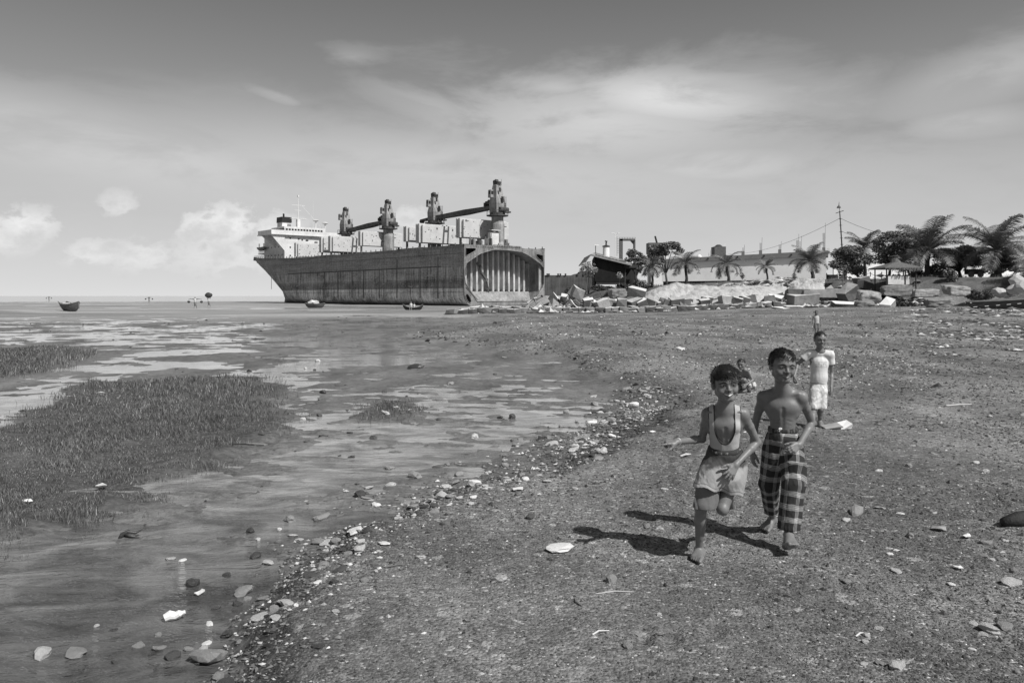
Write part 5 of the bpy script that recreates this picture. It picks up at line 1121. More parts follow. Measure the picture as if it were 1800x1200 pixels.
# ------------------------------------------------------------------ people: one implicit surface per body, meshed with surface nets
def unit(v): return Vector(v).normalized()
class Field:
    def __init__(s, h): s.h = h; s.ops = []; s.lo = np.full(3, 1e9); s.hi = np.full(3, -1e9)
    def _b(s, lo, hi, op):
        if op == 'add': s.lo = np.minimum(s.lo, lo); s.hi = np.maximum(s.hi, hi)
    def cap(s, a, b, r0, r1=None, k=.012, op='add'):
        r1 = r0 if r1 is None else r1; a = np.array(a, float); b = np.array(b, float); r = max(r0, r1); lo = np.minimum(a, b)-r; hi = np.maximum(a, b)+r; s._b(lo, hi, op)
        def f(X, Y, Z):
            ba = b-a; px_, py_, pz_ = X-a[0], Y-a[1], Z-a[2]; t = np.clip((px_*ba[0]+py_*ba[1]+pz_*ba[2])/max(ba@ba, 1e-9), 0, 1)
            return np.sqrt((px_-t*ba[0])**2+(py_-t*ba[1])**2+(pz_-t*ba[2])**2)-(r0+t*(r1-r0))
        s.ops.append((f, lo, hi, k, op)); return s
    def chain(s, pts, rads, k=.012):
        for i in range(len(pts)-1): s.cap(pts[i], pts[i+1], rads[i], rads[i+1], k)
        return s
    def ell(s, c, rad, M=None, k=.012, op='add'):
        c = np.array(c, float); rad = np.array(rad, float); M = np.eye(3) if M is None else np.array(M); R_ = rad.max(); s._b(c-R_, c+R_, op)
        def f(X, Y, Z):
            p = [X-c[0], Y-c[1], Z-c[2]]; q = [M[0][i]*p[0]+M[1][i]*p[1]+M[2][i]*p[2] for i in range(3)]
            k0 = np.sqrt(sum((q[i]/rad[i])**2 for i in range(3))); k1 = np.sqrt(sum((q[i]/rad[i]**2)**2 for i in range(3)))+1e-9
            return k0*(k0-1)/k1
        s.ops.append((f, c-R_, c+R_, k, op)); return s
    def fn(s, f, lo, hi, k=.01, op='add'): s._b(np.array(lo), np.array(hi), op); s.ops.append((f, np.array(lo), np.array(hi), k, op)); return s
    def run(s, post=None):
        h = s.h; lo = s.lo-4*h-.01; n = np.ceil((s.hi+4*h+.01-lo)/h).astype(int)+1; G = np.full(n, .08, np.float32); ax = [lo[i]+h*np.arange(n[i]) for i in range(3)]
        for f, a, b, k, op in s.ops:
            pad = k+3*h+(.015 if op == 'add' else 0); i0 = np.maximum(np.floor((a-pad-lo)/h).astype(int), 0); i1 = np.minimum(np.ceil((b+pad-lo)/h).astype(int)+1, n)
            if (i1 <= i0).any(): continue
            sl_ = tuple(slice(i0[i], i1[i]) for i in range(3)); X, Y, Z = ax[0][sl_[0]][:, None, None], ax[1][sl_[1]][None, :, None], ax[2][sl_[2]][None, None, :]
            d = f(X, Y, Z).astype(np.float32); g = G[sl_]
            if op == 'add': hh = np.maximum(k-np.abs(g-d), 0)/k; G[sl_] = np.minimum(g, d)-hh*hh*k*.25
            elif op == 'sub': d = -d; hh = np.maximum(k-np.abs(g-d), 0)/k; G[sl_] = np.maximum(g, d)+hh*hh*k*.25
            elif op == 'disp': G[sl_] = g+d*(np.abs(g) < .03)
        if post: G = post(G, ax[0][:, None, None], ax[1][None, :, None], ax[2][None, None, :]).astype(np.float32)
        return nets(G, lo, h)
def nets(G, lo, h):
    S = G < 0; S[0] = S[-1] = False; S[:, 0] = S[:, -1] = False; S[:, :, 0] = S[:, :, -1] = False
    c = np.zeros(tuple(q-1 for q in S.shape), np.uint8); n = S.shape; off = [(i, j, k) for i in (0, 1) for j in (0, 1) for k in (0, 1)]
    for i, j, k in off: c += S[i:n[0]-1+i, j:n[1]-1+j, k:n[2]-1+k]
    act = np.argwhere((c > 0) & (c < 8)); vid = np.full(c.shape, -1, np.int32); vid[act[:, 0], act[:, 1], act[:, 2]] = np.arange(len(act))
    val = np.stack([G[act[:, 0]+i, act[:, 1]+j, act[:, 2]+k] for i, j, k in off], 1); acc = np.zeros((len(act), 3)); cnt = np.zeros(len(act))
    for a in range(8):
        for ax_ in range(3):
            if off[a][ax_] == 0:
                o = list(off[a]); o[ax_] = 1; b = off.index(tuple(o)); m = (val[:, a] < 0) != (val[:, b] < 0); t = np.where(m, val[:, a]/(val[:, a]-val[:, b]+1e-12), 0)
                p = np.tile(np.array(off[a], float), (len(act), 1)); p[:, ax_] = t; acc += p*m[:, None]; cnt += m
    V = lo+h*(act+acc/np.maximum(cnt, 1)[:, None]); Fs = []
    for ax_ in range(3):
        u, w = [(1, 2), (2, 0), (0, 1)][ax_]; sa = [slice(None)]*3; sb = [slice(None)]*3; sa[ax_] = slice(0, -1); sb[ax_] = slice(1, None); A = S[tuple(sa)]; B = S[tuple(sb)]
        e = np.argwhere(A != B); ins = A[e[:, 0], e[:, 1], e[:, 2]]
        def cell(du, dw): q = e.copy(); q[:, u] += du; q[:, w] += dw; return vid[q[:, 0], q[:, 1], q[:, 2]]
        q = np.stack([cell(-1, -1), cell(0, -1), cell(0, 0), cell(-1, 0)], 1); q[~ins] = q[~ins][:, ::-1]; Fs.append(q)
    return V, np.vstack(Fs)

def skin_f(b, bs, base=.165):
    p = b.attr('headco', 'Vector'); x, y, z = b.xyz(p); ob = b.obj()
    n = b.noise(ob, 9, 4, .6); n2 = b.noise(ob, 60, 3, .6); v = b.mul(b.map(b.add(b.mul(n, .6), b.mul(n2, .4)), .3, .7, .82, 1.2, False), base)
    ax = b.m('ABSOLUTE', x); front = b.mul(b.map(y, .25, .45), b.map(ax, .8, .7))
    def el(cx, cz, rx, rz, s=.25, zz=z, xx=None):
        u = b.div(b.sub(ax if xx is None else xx, cx), rx); w = b.div(b.sub(zz, cz), rz); return b.mul(b.map(b.add(b.mul(u, u), b.mul(w, w)), 1+s, 1-s), front)
    zb = b.add(z, b.mul(b.m('ABSOLUTE', b.sub(ax, .26)), .35))
    v = b.mix(el(.30, .165, .21, .045, .5, zb), v, .012)                       # brows
    v = b.mix(b.mul(el(.29, -.03, .20, .11, .7), .35), v, .03)                # lids
    v = b.mix(el(.285, -.02, .15, .045, .3), v, .012)
    v = b.mix(el(.285, -.026, .12, .024, .4), v, .22)
    v = b.mix(el(.280, -.02, .058, .045, .3), v, .008)
    sm_ = b.attr('smile'); zc = b.sub(z, b.mul(b.sub(b.mul(x, x), .02), b.mul(sm_, 1.1)))
    v = b.mix(b.mul(el(0, -.545, .30, .085, .5, zc), .4), v, .06)           # lips
    v = b.mix(b.mul(el(0, -.545, .29, .058, .3, zc), b.m('MINIMUM', sm_, 1.)), v, .012)
    v = b.mix(b.mul(el(0, -.535, .26, .040, .3, zc), b.m('MINIMUM', sm_, 1.)), v, .62)
    v = b.mix(b.mul(el(.075, -.335, .035, .022, .4), .8), v, .015)
    setc(b, bs, v); bs.inputs['Roughness'].default_value = .47; bs.inputs['Specular IOR Level'].default_value = .45
    b.put(bs.inputs['Normal'], b.bump(n2, .0015, .5))
SKIN = mat('skin', skin_f)
HAIRM = mat('hair', lambda b, bs: (setc(b, bs, b.map(b.noise(b.scale(b.obj(), (60, 60, 12)), 3, 3), .3, .7, .006, .03)), bs.inputs['Roughness'].__setattr__('default_value', .42)))
NAIL = None
def cloth_mat(name, f0, rough=.9):
    def f(b, bs):
        p = b.obj(); w = b.noise(p, 220, 2, .5); n = b.noise(p, 7, 4, .6); v = f0(b, b.attr('cuv', 'Vector'), p)
        v = b.mul(v, b.map(b.add(b.mul(n, .6), b.mul(w, .4)), .3, .7, .85, 1.15, False)); setc(b, bs, v); bs.inputs['Roughness'].default_value = rough; bs.inputs['Specular IOR Level'].default_value = .15
        b.put(bs.inputs['Normal'], b.bump(b.noise(p, 30, 4, .6), .004, .6))
    return mat(name, f)

def add_head(F, c, M, H, k=.010, smile=1., ears=True):
    """M columns: right(x) forward(y) up(z) of the head; H chin-to-crown"""
    u = H/2; c = Vector(c); Mm = Matrix(M)
    def W(x, y, z): return c+Mm @ Vector((x*u, y*u, z*u))
    Mn = [[Mm[i][j] for j in range(3)] for i in range(3)]
    E = lambda p, r, kk, op='add', MM=Mn: F.ell(W(*p), [q*u for q in r], MM, kk*u, op)
    Cp = lambda a, b, r0, r1, kk, op='add': F.cap(W(*a), W(*b), r0*u, r1*u, kk*u, op)
    E((0, -.12, .26), (.69, .86, .70), .1); E((0, .14, -.22), (.59, .58, .72), .25); E((0, .30, .22), (.54, .46, .45), .2)
    Cp((-.10, .50, -.80), (.10, .50, -.80), .135, .135, .22)                    # chin
    for s in (-1, 1):
        Cp((s*.46, -.05, -.50), (s*.16, .42, -.82), .14, .12, .22); E((s*.35, .44, -.26), (.23, .20, .20), .2)
        Cp((s*.46, .50, .12), (s*.12, .72, .15), .08, .08, .14)
        E((s*.285, .84, -.02), (.17, .15, .09), .12, 'sub'); E((s*.285, .60, -.02), (.16, .145, .12), .06)
        E((s*.10, .77, -.295), (.085, .10, .07), .05)
        if ears:
            ang = s*.35; me = Mm @ Matrix.Rotation(ang, 3, 'Z') @ Matrix.Rotation(-.2, 3, 'X'); me = [[me[i][j] for j in range(3)] for i in range(3)]
            E((s*.69, -.10, -.08), (.065, .17, .25), .06, 'add', me); E((s*.76, -.03, -.05), (.045, .09, .14), .04, 'sub', me)
        Cp((s*.23, .66, -.36), (s*.36, .55, -.62), .01, .01, .10, 'sub') if smile > .3 else None
        if smile > .3: E((s*.36, .52, -.36), (.13, .12, .11), .12)
    Cp((0, .66, .06), (0, .86, -.24), .055, .085, .09); E((0, .87, -.27), (.085, .085, .075), .05)
    q = .06*smile
    for a, b in ((-1, 0), (1, 0)): Cp((a*.24, .60, -.47+q), (0, .74, -.465), .035, .055, .06); Cp((a*.22, .58, -.56+q), (0, .71, -.635), .035, .06, .06)
    E((0, .77, -.535), (.17, .05, .025), .03, 'sub')
    return W
def hair_obj(c, M, H, parent, seed, style, name='hair'):
    u = H/2; c = Vector(c); Mm = Matrix(M); F = Field(.0035); Mn = [[Mm[i][j] for j in range(3)] for i in range(3)]
    def W(x, y, z): return c+Mm @ Vector((x*u, y*u, z*u))
    t = style['thick']; F.ell(W(0, -.14, .30), ((.70+t)*u, (.88+t)*u, (.72+t)*u), Mn, .01)
    if style.get('mop'): F.ell(W(.05, .36, .66), (.52*u, .40*u, .24*u), Mn, .03); F.ell(W(-.35, .25, .55), (.4*u, .40*u, .3*u), Mn, .03)
    iM = Mm.transposed(); hl, fr = style['line'], style['back']
    def post(G, X, Y, Z):
        px_, py_, pz_ = X-c.x, Y-c.y, Z-c.z; x = (iM[0][0]*px_+iM[0][1]*py_+iM[0][2]*pz_)/u; y = (iM[1][0]*px_+iM[1][1]*py_+iM[1][2]*pz_)/u; z = (iM[2][0]*px_+iM[2][1]*py_+iM[2][2]*pz_)/u
        nz = (vn(x*4+z*2+seed, y*2, z*2.)-.5)*.16+(vn(x*14+z*8, y*5+seed, z*4.)-.5)*.05
        G = G+nz*u*style.get('mess', .7)
        line = hl+.16*(vn(x*5+seed, 0*x, 0*x+seed)-.5)*style.get('jag', 1)+style.get('slant', 0)*x-.10*np.abs(x)*0
        face = np.minimum(y-(fr-.0), line-z)                    # inside the face window: forward of fr and below the hairline
        side = np.minimum(np.minimum(.12-z+(-.35)*(y < -.3), y+2.), 9)      # cut below the ears, longer at the nape
        low = np.where(y > -.30, -.02-.10*np.clip(-y, 0, 1)-z, -.42-z)
        cut = np.maximum(face, low)*u
        return np.maximum(G, cut)
    V, Q = F.run(post)
    rg = np.random.default_rng(seed); Vn = V; idx = rg.choice(len(V), style.get('n', 900)); SV = []; SF = []
    for i in idx:                                                        # short combed strands break the outline
        p = Vector(V[i]); l = Mm.transposed() @ (p-c)/u
        out = (Vector(l)-Vector((0, -.12, .1))).normalized(); comb = Vector(style['comb'])+Vector(rg.normal(0, .22, 3)); d = (comb-out*comb.dot(out)*.8+out*.22).normalized()
        if l.z < hl-.02 and l.y > fr-.15: continue
        a = Mm @ d; o = Mm @ out; L = u*rg.uniform(.10, .26)*style.get('len', 1); w = a.cross(o).normalized()*u*.014; m_ = p+a*L*.5+o*u*.015; t_ = p+a*L; o_ = len(SV)
        SV += [p-w-o*.002, p+w-o*.002, m_+w*.8, m_-w*.8, t_]; SF += [(o_, o_+1, o_+2), (o_, o_+2, o_+3), (o_+3, o_+2, o_+4)]
    tri = np.vstack([Q[:, [0, 1, 2]], Q[:, [0, 2, 3]]]); n0 = len(V)
    if SV: V = np.vstack([V, np.array(SV)]); tri = np.vstack([tri, np.array(SF)+n0])
    return npmesh(name, V-np.array(parent.location), tri, HAIRM, parent, smooth=True)
def hand(F, wr, d, n, s, size, curls, spread=.12, thumb=(.9, .3), k=.005):
    """wr wrist, d finger direction, n back of the hand, s side of the thumb"""
    wr = Vector(wr); d = unit(d); n = (Vector(n)-d*Vector(n).dot(d)).normalized(); s_ = Vector(s); s_ = (s_-d*s_.dot(d)-n*s_.dot(n)).normalized(); z = size
    L = [.29, .33, .31, .24]; off = [.165, .055, -.055, -.155]; rk = .062*z; kn = []
    for i in range(4):
        q = wr+d*z*(.50-(.03 if i in (0, 3) else 0)-(.03 if i == 3 else 0))+s_*off[i]*z*.95; kn.append(q)
        F.cap(wr+s_*off[i]*z*.45+d*.02*z, q, .085*z, .068*z, .02*z+.004)
    F.cap(wr-d*.10*z, wr+d*.05*z, .115*z, .12*z, .012)
    F.ell(wr+d*.26*z+s_*.15*z-n*.05*z, (.10*z, .10*z, .10*z), None, .012)
    for i in range(4):
        c = curls[i]; fd = (d+s_*(off[i]*spread/.15)).normalized(); p = kn[i]; a = c*.75; seg = [L[i]*z*.46, L[i]*z*.30, L[i]*z*.26]
        for j in range(3):
            dd = fd*math.cos(a)-n*math.sin(a); q = p+dd*seg[j]; F.cap(p, q, (.058-.005*j)*z, (.054-.006*j)*z, k*.6); p = q; a += c*(.95 if j == 0 else .6)
    tb = wr+d*.14*z+s_*.15*z-n*.03*z; td = (s_*thumb[0]+d*.75-n*thumb[1]).normalized(); p1 = tb+td*.20*z; td2 = (td+d*.45-n*.1).normalized(); p2 = p1+td2*.16*z; td3 = (td2+d*.3).normalized(); p3 = p2+td3*.12*z
    F.cap(tb, p1, .085*z, .066*z, .010); F.cap(p1, p2, .062*z, .056*z, k); F.cap(p2, p3, .056*z, .044*z, k)
def foot(F, ank, heel, toe, z, up=(0, 0, 1), curl=0.):
    """z foot length; toe: point at the tip of the second toe (ground level), heel: back of the heel on the ground"""
    heel = Vector(heel); toe = Vector(toe); d = (toe-heel).normalized(); up = Vector(up); up = (up-d*up.dot(d)).normalized(); s = d.cross(up)   # s: to the foot's right
    F.cap(heel+d*.11*z+up*.12*z, heel+d*.16*z+up*.125*z, .125*z, .12*z, .01); F.cap(heel+d*.16*z+up*.14*z, ank, .12*z, .135*z, .02)
    for o, r in ((-.13, .10), (-.03, .095), (.07, .09), (.14, .085)):
        F.cap(ank+d*.03*z-up*.02*z, heel+d*.68*z+s*o*z+up*.09*z, .12*z, r*z*.85, .016); F.cap(heel+d*.2*z+s*o*.6*z+up*.08*z, heel+d*.7*z+s*o*z+up*.075*z, .09*z, r*z*.8, .012)
    return d, up, s
def toes(F, heel, d, up, s, z, big, lift=0.):
    """big = +1: big toe on the +s side"""
    heel = Vector(heel)
    for i in range(5):
        o = (.155-.078*i)*big; ln = (.30, .27, .24, .20, .16)[i]; r = (.066, .046, .043, .040, .038)[i]; b = heel+d*(.69-.015*i)*z+s*o*z+up*.065*z
        t = b+d*ln*z*.9+up*(lift-.02)*z; m = b.lerp(t, .55)+up*.022*z; F.cap(b, m, r*z*1.1, r*z, .006); F.cap(m, t, r*z, r*z*.95, .004)
def torso(F, J, sc_, chest_r, belly_r, pelv_r):
    lat = (J['Ls']-J['Rs']).normalized(); up = (J['neck']-J['pelvis']).normalized(); fw = up.cross(lat).normalized()
    if fw.y > 0 and J.get('front', True): fw = -fw
    lat2 = (lat-up*lat.dot(up)).normalized(); M = [[lat2[i], fw[i], up[i]] for i in range(3)]
    ch = J['neck'].lerp(J['pelvis'], .36); be = J['neck'].lerp(J['pelvis'], .70)
    F.ell(ch, chest_r, M, .03); F.ell(ch+up*.045*sc_, (chest_r[0]*.95, chest_r[1]*.8, chest_r[2]*.62), M, .03); F.ell(be, belly_r, M, .04); F.ell(J['pelvis'], pelv_r, M, .04)
    return lat2, fw, up, M, ch, be
def body(J, F, S):
    lat, fw, up, M, ch, be = torso(F, J, S, (.103*S, .074*S, .125*S), (.086*S, .064*S, .12*S), (.098*S, .07*S, .085*S))
    nk = J['neck']; hb = J['head']-J['hup']*J['H']*.30-J['hfw']*J['H']*.10
    F.cap(nk-up*.03*S, hb, .047*S, .044*S, .035*S); F.cap(nk+up*.006, J['Ls']+up*.004, .037*S, .034*S, .04*S); F.cap(nk+up*.006, J['Rs']+up*.004, .037*S, .034*S, .04*S)
    for s in (-1, 1): F.cap(nk+lat*s*.015*S+fw*.030*S-up*.020*S, nk+lat*s*.105*S+fw*.028*S-up*.006*S,   .0065*S, .006*S, .016*S)     # collar bones
    for s in (-1, 1): F.ell(ch+lat*s*.044*S+fw*.036*S+up*.032*S, (.050*S, .026*S, .034*S), M, .045*S)                           # chest
    F.cap(ch+fw*.084*S+up*.03*S, ch+fw*.078*S-up*.12*S, .006*S, .005*S, .02*S, 'sub')
    for s in (-1, 1):
        for q in range(2): F.cap(ch+lat*s*.025*S+fw*.078*S-up*(.055+.03*q)*S, ch+lat*s*.08*S+fw*.052*S-up*(.075+.03*q)*S, .003*S, .003*S, .012*S, 'sub')
    for a in ('L', 'R'):
        sh, el, wr = J[a+'s'], J[a+'e'], J[a+'w']; F.ell(sh-up*.008*S, (.041*S, .040*S, .044*S), None, .022*S)
        F.cap(sh, sh.lerp(el, .45), .034*S, .030*S, .015*S); F.cap(sh.lerp(el, .45), el, .031*S, .025*S, .012*S); F.ell(el, (.026*S,)*3, None, .01)
        F.cap(el, el.lerp(wr, .3), .026*S, .028*S, .010*S); F.cap(el.lerp(wr, .3), wr, .028*S, .0185*S, .012*S)
        F.cap(sh-up*.02*S, ch+lat*(.085*S if a == 'L' else -.085*S)-up*.02*S, .026*S, .03*S, .03*S)
        hp, kn, an = J[a+'h'], J[a+'k'], J[a+'a']; F.cap(J['pelvis'].lerp(hp, .7), hp, .06*S, .064*S, .03*S)
        F.cap(hp, hp.lerp(kn, .5), .064*S, .054*S, .02*S); F.cap(hp.lerp(kn, .5), kn, .054*S, .041*S, .015*S)
        fwk = J.get(a+'kf', Vector((0, -1, 0))); F.ell(kn+fwk*.008*S, (.039*S, .040*S, .042*S), None, .012*S)
        cf = kn.lerp(an, .30)-fwk*.012*S; F.cap(kn, cf, .036*S, .041*S, .015*S); F.cap(cf, kn.lerp(an, .68), .041*S, .028*S, .015*S); F.cap(kn.lerp(an, .6), an, .029*S, .024*S, .012*S)
        F.ell(an+Vector((.018*S, 0, 0)), (.012*S,)*3, None, .01); F.ell(an-Vector((.018*S, 0, 0)), (.012*S,)*3, None, .01)
    return lat, fw, up, M, ch, be
def headframe(fwd, upv):
    y = unit(fwd); x = y.cross(Vector(upv)).normalized(); z = x.cross(y).normalized()
    return Matrix(((x.x, y.x, z.x), (x.y, y.y, z.y), (x.z, y.z, z.z)))
def mesh_person(F, J, name, e, smile, post=None):
    V, Q = F.run(post); Mh = J['M']; q = (V-np.array(J['head']))@np.array([[Mh[i][j] for j in range(3)] for i in range(3)])/(J['H']/2)
    return npmesh('body', V-np.array(e.location), Q, SKIN, e, smooth=True, attrs={'headco': q, 'smile': np.full(len(V), smile)})
def cloth(name, F, e, mt, post=None, cuv=None):
    V, Q = F.run(post); at = {'cuv': cuv(V)} if cuv else None
    return npmesh(name, V-np.array(e.location), Q, mt, e, smooth=True, attrs=at)
def foldn(X, Y, Z, f, amp, seed=0., st=(1, 1, .35)): return (np.abs(fbm(X*f*st[0]+seed, Y*f*st[1]+seed, Z*f*st[2]+seed, 3)-.5)*-2+.25)*amp
def limb_uv(V, segs):
    """distance along a polyline of joints and angle round it"""
    best = np.full(len(V), 1e9); out = np.zeros((len(V), 3)); acc = 0
    for a, b in segs:
        a = np.array(a); b = np.array(b); ba = b-a; L = np.linalg.norm(ba); t = ((V-a)@ba)/(L*L); tc = np.clip(t, 0, 1); dv = V-(a+tc[:, None]*ba); d = np.linalg.norm(dv, axis=1); m = d < best
        an = np.arctan2(dv[:, 0], -dv[:, 1]); best = np.where(m, d, best); out[m] = np.stack([an, acc+tc*L, d], 1)[m]; acc += L
    return out

def joints(**k):
    J = {a: (Vector(b) if not isinstance(b, (int, float, bool)) else b) for a, b in k.items()}; return J
def boy_a():
    e = empty('person', (1.2, 4.95, 0), 0, 'barefoot boy in a pale tank top running and pointing, smiling at the camera', 'person')
    J = joints(pelvis=px(1274, 806, 4.99), neck=px(1273, 719, 4.88), head=px(1275, 674, 4.82), Ls=px(1306, 727, 4.88), Rs=px(1244, 727, 4.92), Le=px(1331, 777, 4.95), Re=px(1234, 771, 5.01),
               Lw=px(1294, 816, 4.84), Rw=px(1190, 776, 4.87), Lh=px(1291, 822, 5.00), Rh=px(1254, 822, 4.98), Lk=px(1270, 893, 4.90), Rk=px(1232, 893, 4.93), La=px(1283, 872, 5.17), Ra=px(1229, 966, 5.05))
    S = .90; J['H'] = .213; J['hfw'] = unit((-.02, -1, -.02)); J['hup'] = unit((-.07, -.05, 1)); J['M'] = headframe(J['hfw'], J['hup']); J['Lkf'] = Vector((-.1, -.8, -.6)); J['Rkf'] = Vector((-.25, -1, 0))
    F = Field(.003); lat, fw, up, M, ch, be = body(J, F, S); add_head(F, J['head'], J['M'], J['H'])
    # pointing right hand, spread left hand
    hand(F, J['Rw'], unit((-1, -.15, -.03)), Vector((-.1, -.35, .9)), Vector((.0, -.9, -.45)), .135, [.05, 1.25, 1.35, 1.4], .05, (.55, .5))
    dL = (px(1278, 843, 4.80)-J['Lw']).normalized(); hand(F, J['Lw'], dL, Vector((.1, -1, .15)), Vector((-1, 0, -.2)), .135, [.18, .15, .2, .25], .34, (.95, .15))
    hz0 = 0.0; d, u_, s_ = foot(F, J['Ra'], (1.215, 5.085, .004), (1.120, 4.90, .004), .19); toes(F, (1.215, 5.085, .004), d, u_, s_, .19, -1)
    hl = J['La']+Vector((.0, .06, .03)); d, u_, s_ = foot(F, J['La'], hl, hl+Vector((.02, .08, -.17)), .19, (0, -.9, -.4)); toes(F, hl, d, u_, s_, .19, 1)
    mesh_person(F, J, 'body', e, 1.)
    hair_obj(J['head'], J['M'], J['H'], e, 3, dict(thick=.045, mop=True, line=.36, back=.30, slant=-.12, comb=(-.55, .6, -.55), mess=.8, n=3200, len=1.6, jag=1.3))
    # vest
    F = Field(.0035); g = .007; torso(F, J, S, (.103*S+g, .074*S+g, .125*S+g), (.090*S+g, .068*S+g, .12*S+g), (.10*S, .07*S, .085*S)); nk = J['neck']
    for a in ('L', 'R'): F.cap(nk+up*.006, J[a+'s']+up*.004, .037*S+g, .034*S+g, .04)
    for s in (-1, 1): F.ell(ch+lat*s*.046*S+fw*.046*S+up*.030*S, (.046*S+g*.8, .028*S+g*.8, .036*S+g*.8), M, .028*S)
    na = np.array
    def frame(X, Y, Z):
        o = nk; a = (X-o.x)*lat.x+(Y-o.y)*lat.y+(Z-o.z)*lat.z; f_ = (X-o.x)*fw.x+(Y-o.y)*fw.y+(Z-o.z)*fw.z; u_ = (X-o.x)*up.x+(Y-o.y)*up.y+(Z-o.z)*up.z; return a, f_, u_
    def cuts(a, f_, u_):
        rx = .058; sc1 = (np.sqrt(((a+.002)/(rx))**2+(np.maximum(-.085-u_, 0)/.115)**2)-1)*rx
        sc1 = np.where(f_ > -.01, sc1, np.sqrt((a/.06)**2+(np.minimum(u_+.0, 0)/.06)**2)*.06-.06)
        arm = np.minimum(*[(np.sqrt(((a-s*.160)/.062)**2+(np.maximum(np.abs(u_+.045)-.065, 0)/.085)**2)-1)*.062 for s in (-1, 1)])
        return sc1, arm
    def post(G, X, Y, Z):
        a, f_, u_ = frame(X, Y, Z); sc1, arm = cuts(a, f_, u_); G = G-foldn(X, Y, Z, 16, .005, 2.)*(u_ < -.12)
        G = np.maximum(G, -sc1); G = np.maximum(G, -arm); return np.maximum(np.maximum(G, -.262-u_+.01*a/.1), u_-.06)
    def cuv(V):
        a, f_, u_ = frame(V[:, 0], V[:, 1], V[:, 2]); s1, ar = cuts(a, f_, u_); return np.stack([np.minimum(np.abs(s1), np.abs(ar)), u_, a], 1)
    VM = cloth_mat('vest_cotton', lambda b, c, p: b.mix(b.map(b.xyz(c)[0], .0065, .0045), .40, .045)); cloth('tank_top', F, e, VM, post, cuv)
    # waistband with its worn print
    wb = J['neck'].lerp(J['pelvis'], .80); F = Field(.0035); F.ell(wb, (.104, .082, .05), M, .01)
    def post(G, X, Y, Z): u_ = (X-wb.x)*up.x+(Y-wb.y)*up.y+(Z-wb.z)*up.z; a = (X-wb.x)*lat.x; return np.maximum(G-foldn(X, Y, Z, 20, .004, 5.), np.abs(u_-.012+.10*a*a*0)-.017)
    BM_ = cloth_mat('waistband', lambda b, c, p: b.mix(b.mul(b.map(b.noise(b.scale(p, (1, 1, .6)), 75, 2, .5), .56, .60), b.map(b.m('ABSOLUTE', b.sub(b.xyz(c)[0], .012)), .008, .006)), .05, .20))
    cloth('waistband', F, e, BM_, post, lambda V: np.stack([(V-na(wb))@na(up)]*3, 1))
    # shorts: loose outer pair, darker at the top and creased
    F = Field(.0035); hem1 = px(1232, 858, 4.93); hem2 = px(1292, 872, 4.93); pv = J['pelvis']
    F.ell(pv+up*.035, (.112, .088, .075), M, .03); F.cap(J['Rh']+Vector((0, 0, .0)), px(1239, 862, 4.90), .078, .076, .04); F.cap(J['Lh'], px(1286, 878, 4.93), .080, .066, .05); F.cap(px(1256, 836, 4.93), px(1280, 842, 4.92), .078, .078, .05)
    def post(G, X, Y, Z):
        G = G-foldn(X, Y, Z, 13, .012, 1., (1, 1, .5))-foldn(X+Z*.6, Y, Z, 26, .005, 4.); px_ = (X-1.2)/.26
        hem = .472-.068*np.clip(px_*1.0, -.2, 1.3)+.006*np.sin(X*60)
        top = (Z-(wb.z+.0)); return np.maximum(np.maximum(G, hem-Z), top)
    wz = wb.z
    def shf(b, c, p):
        x, y, z = b.xyz(c); n = b.noise(p, 11, 4, .7); t = b.map(b.add(z, b.mul(b.sub(n, .5), .09)), wz-.115, wz-.085); hm = b.map(b.m('ABSOLUTE', b.sub(x, .022)), .004, .0022)
        return b.mul(b.mix(t, .30, .065), b.mix(hm, 1., .55))
    def scuv(V): px_ = (V[:, 0]-1.2)/.26; hem = .472-.068*np.clip(px_, -.2, 1.3)+.006*np.sin(V[:, 0]*60); return np.stack([V[:, 2]-hem, V[:, 1], V[:, 2]], 1)
    cloth('shorts', F, e, cloth_mat('shorts_cloth', shf), post, scuv)
    F = Field(.0035); F.cap(J['Rh'], px(1238, 888, 4.91), .072, .068, .03)
    F.cap(px(1240, 850, 4.92), px(1247, 884, 4.95), .06, .058, .03)
    def post(G, X, Y, Z): G = G-foldn(X, Y, Z, 16, .008, 3.); return np.maximum(np.maximum(G, .345-Z-.0*(X-1.2)), Z-.50)
    US = cloth_mat('under_shorts', lambda b, c, p: b.mix(b.map(b.m('ABSOLUTE', b.sub(b.xyz(c)[0], 0)), .006, .004), .15, .6))
    q0 = px(1221, 870, 4.9).x; cloth('under_shorts', F, e, US, post, lambda V: np.stack([(V[:, 0]-q0)-(V[:, 2]-.42)*-.10, V[:, 1], V[:, 2]], 1))
    m = MB(); c = Vector(J['Rw'])-Vector(e.location); a = (J['Rw']-J['Re']).normalized(); u1 = a.orthogonal().normalized(); u2 = a.cross(u1)
    m.tube([c-a*.012+(u1*math.cos(t*.524)+u2*math.sin(t*.524))*.0205 for t in range(13)], .0028, 6); m.build('bracelet', WHT, e, smooth=True)
    return e
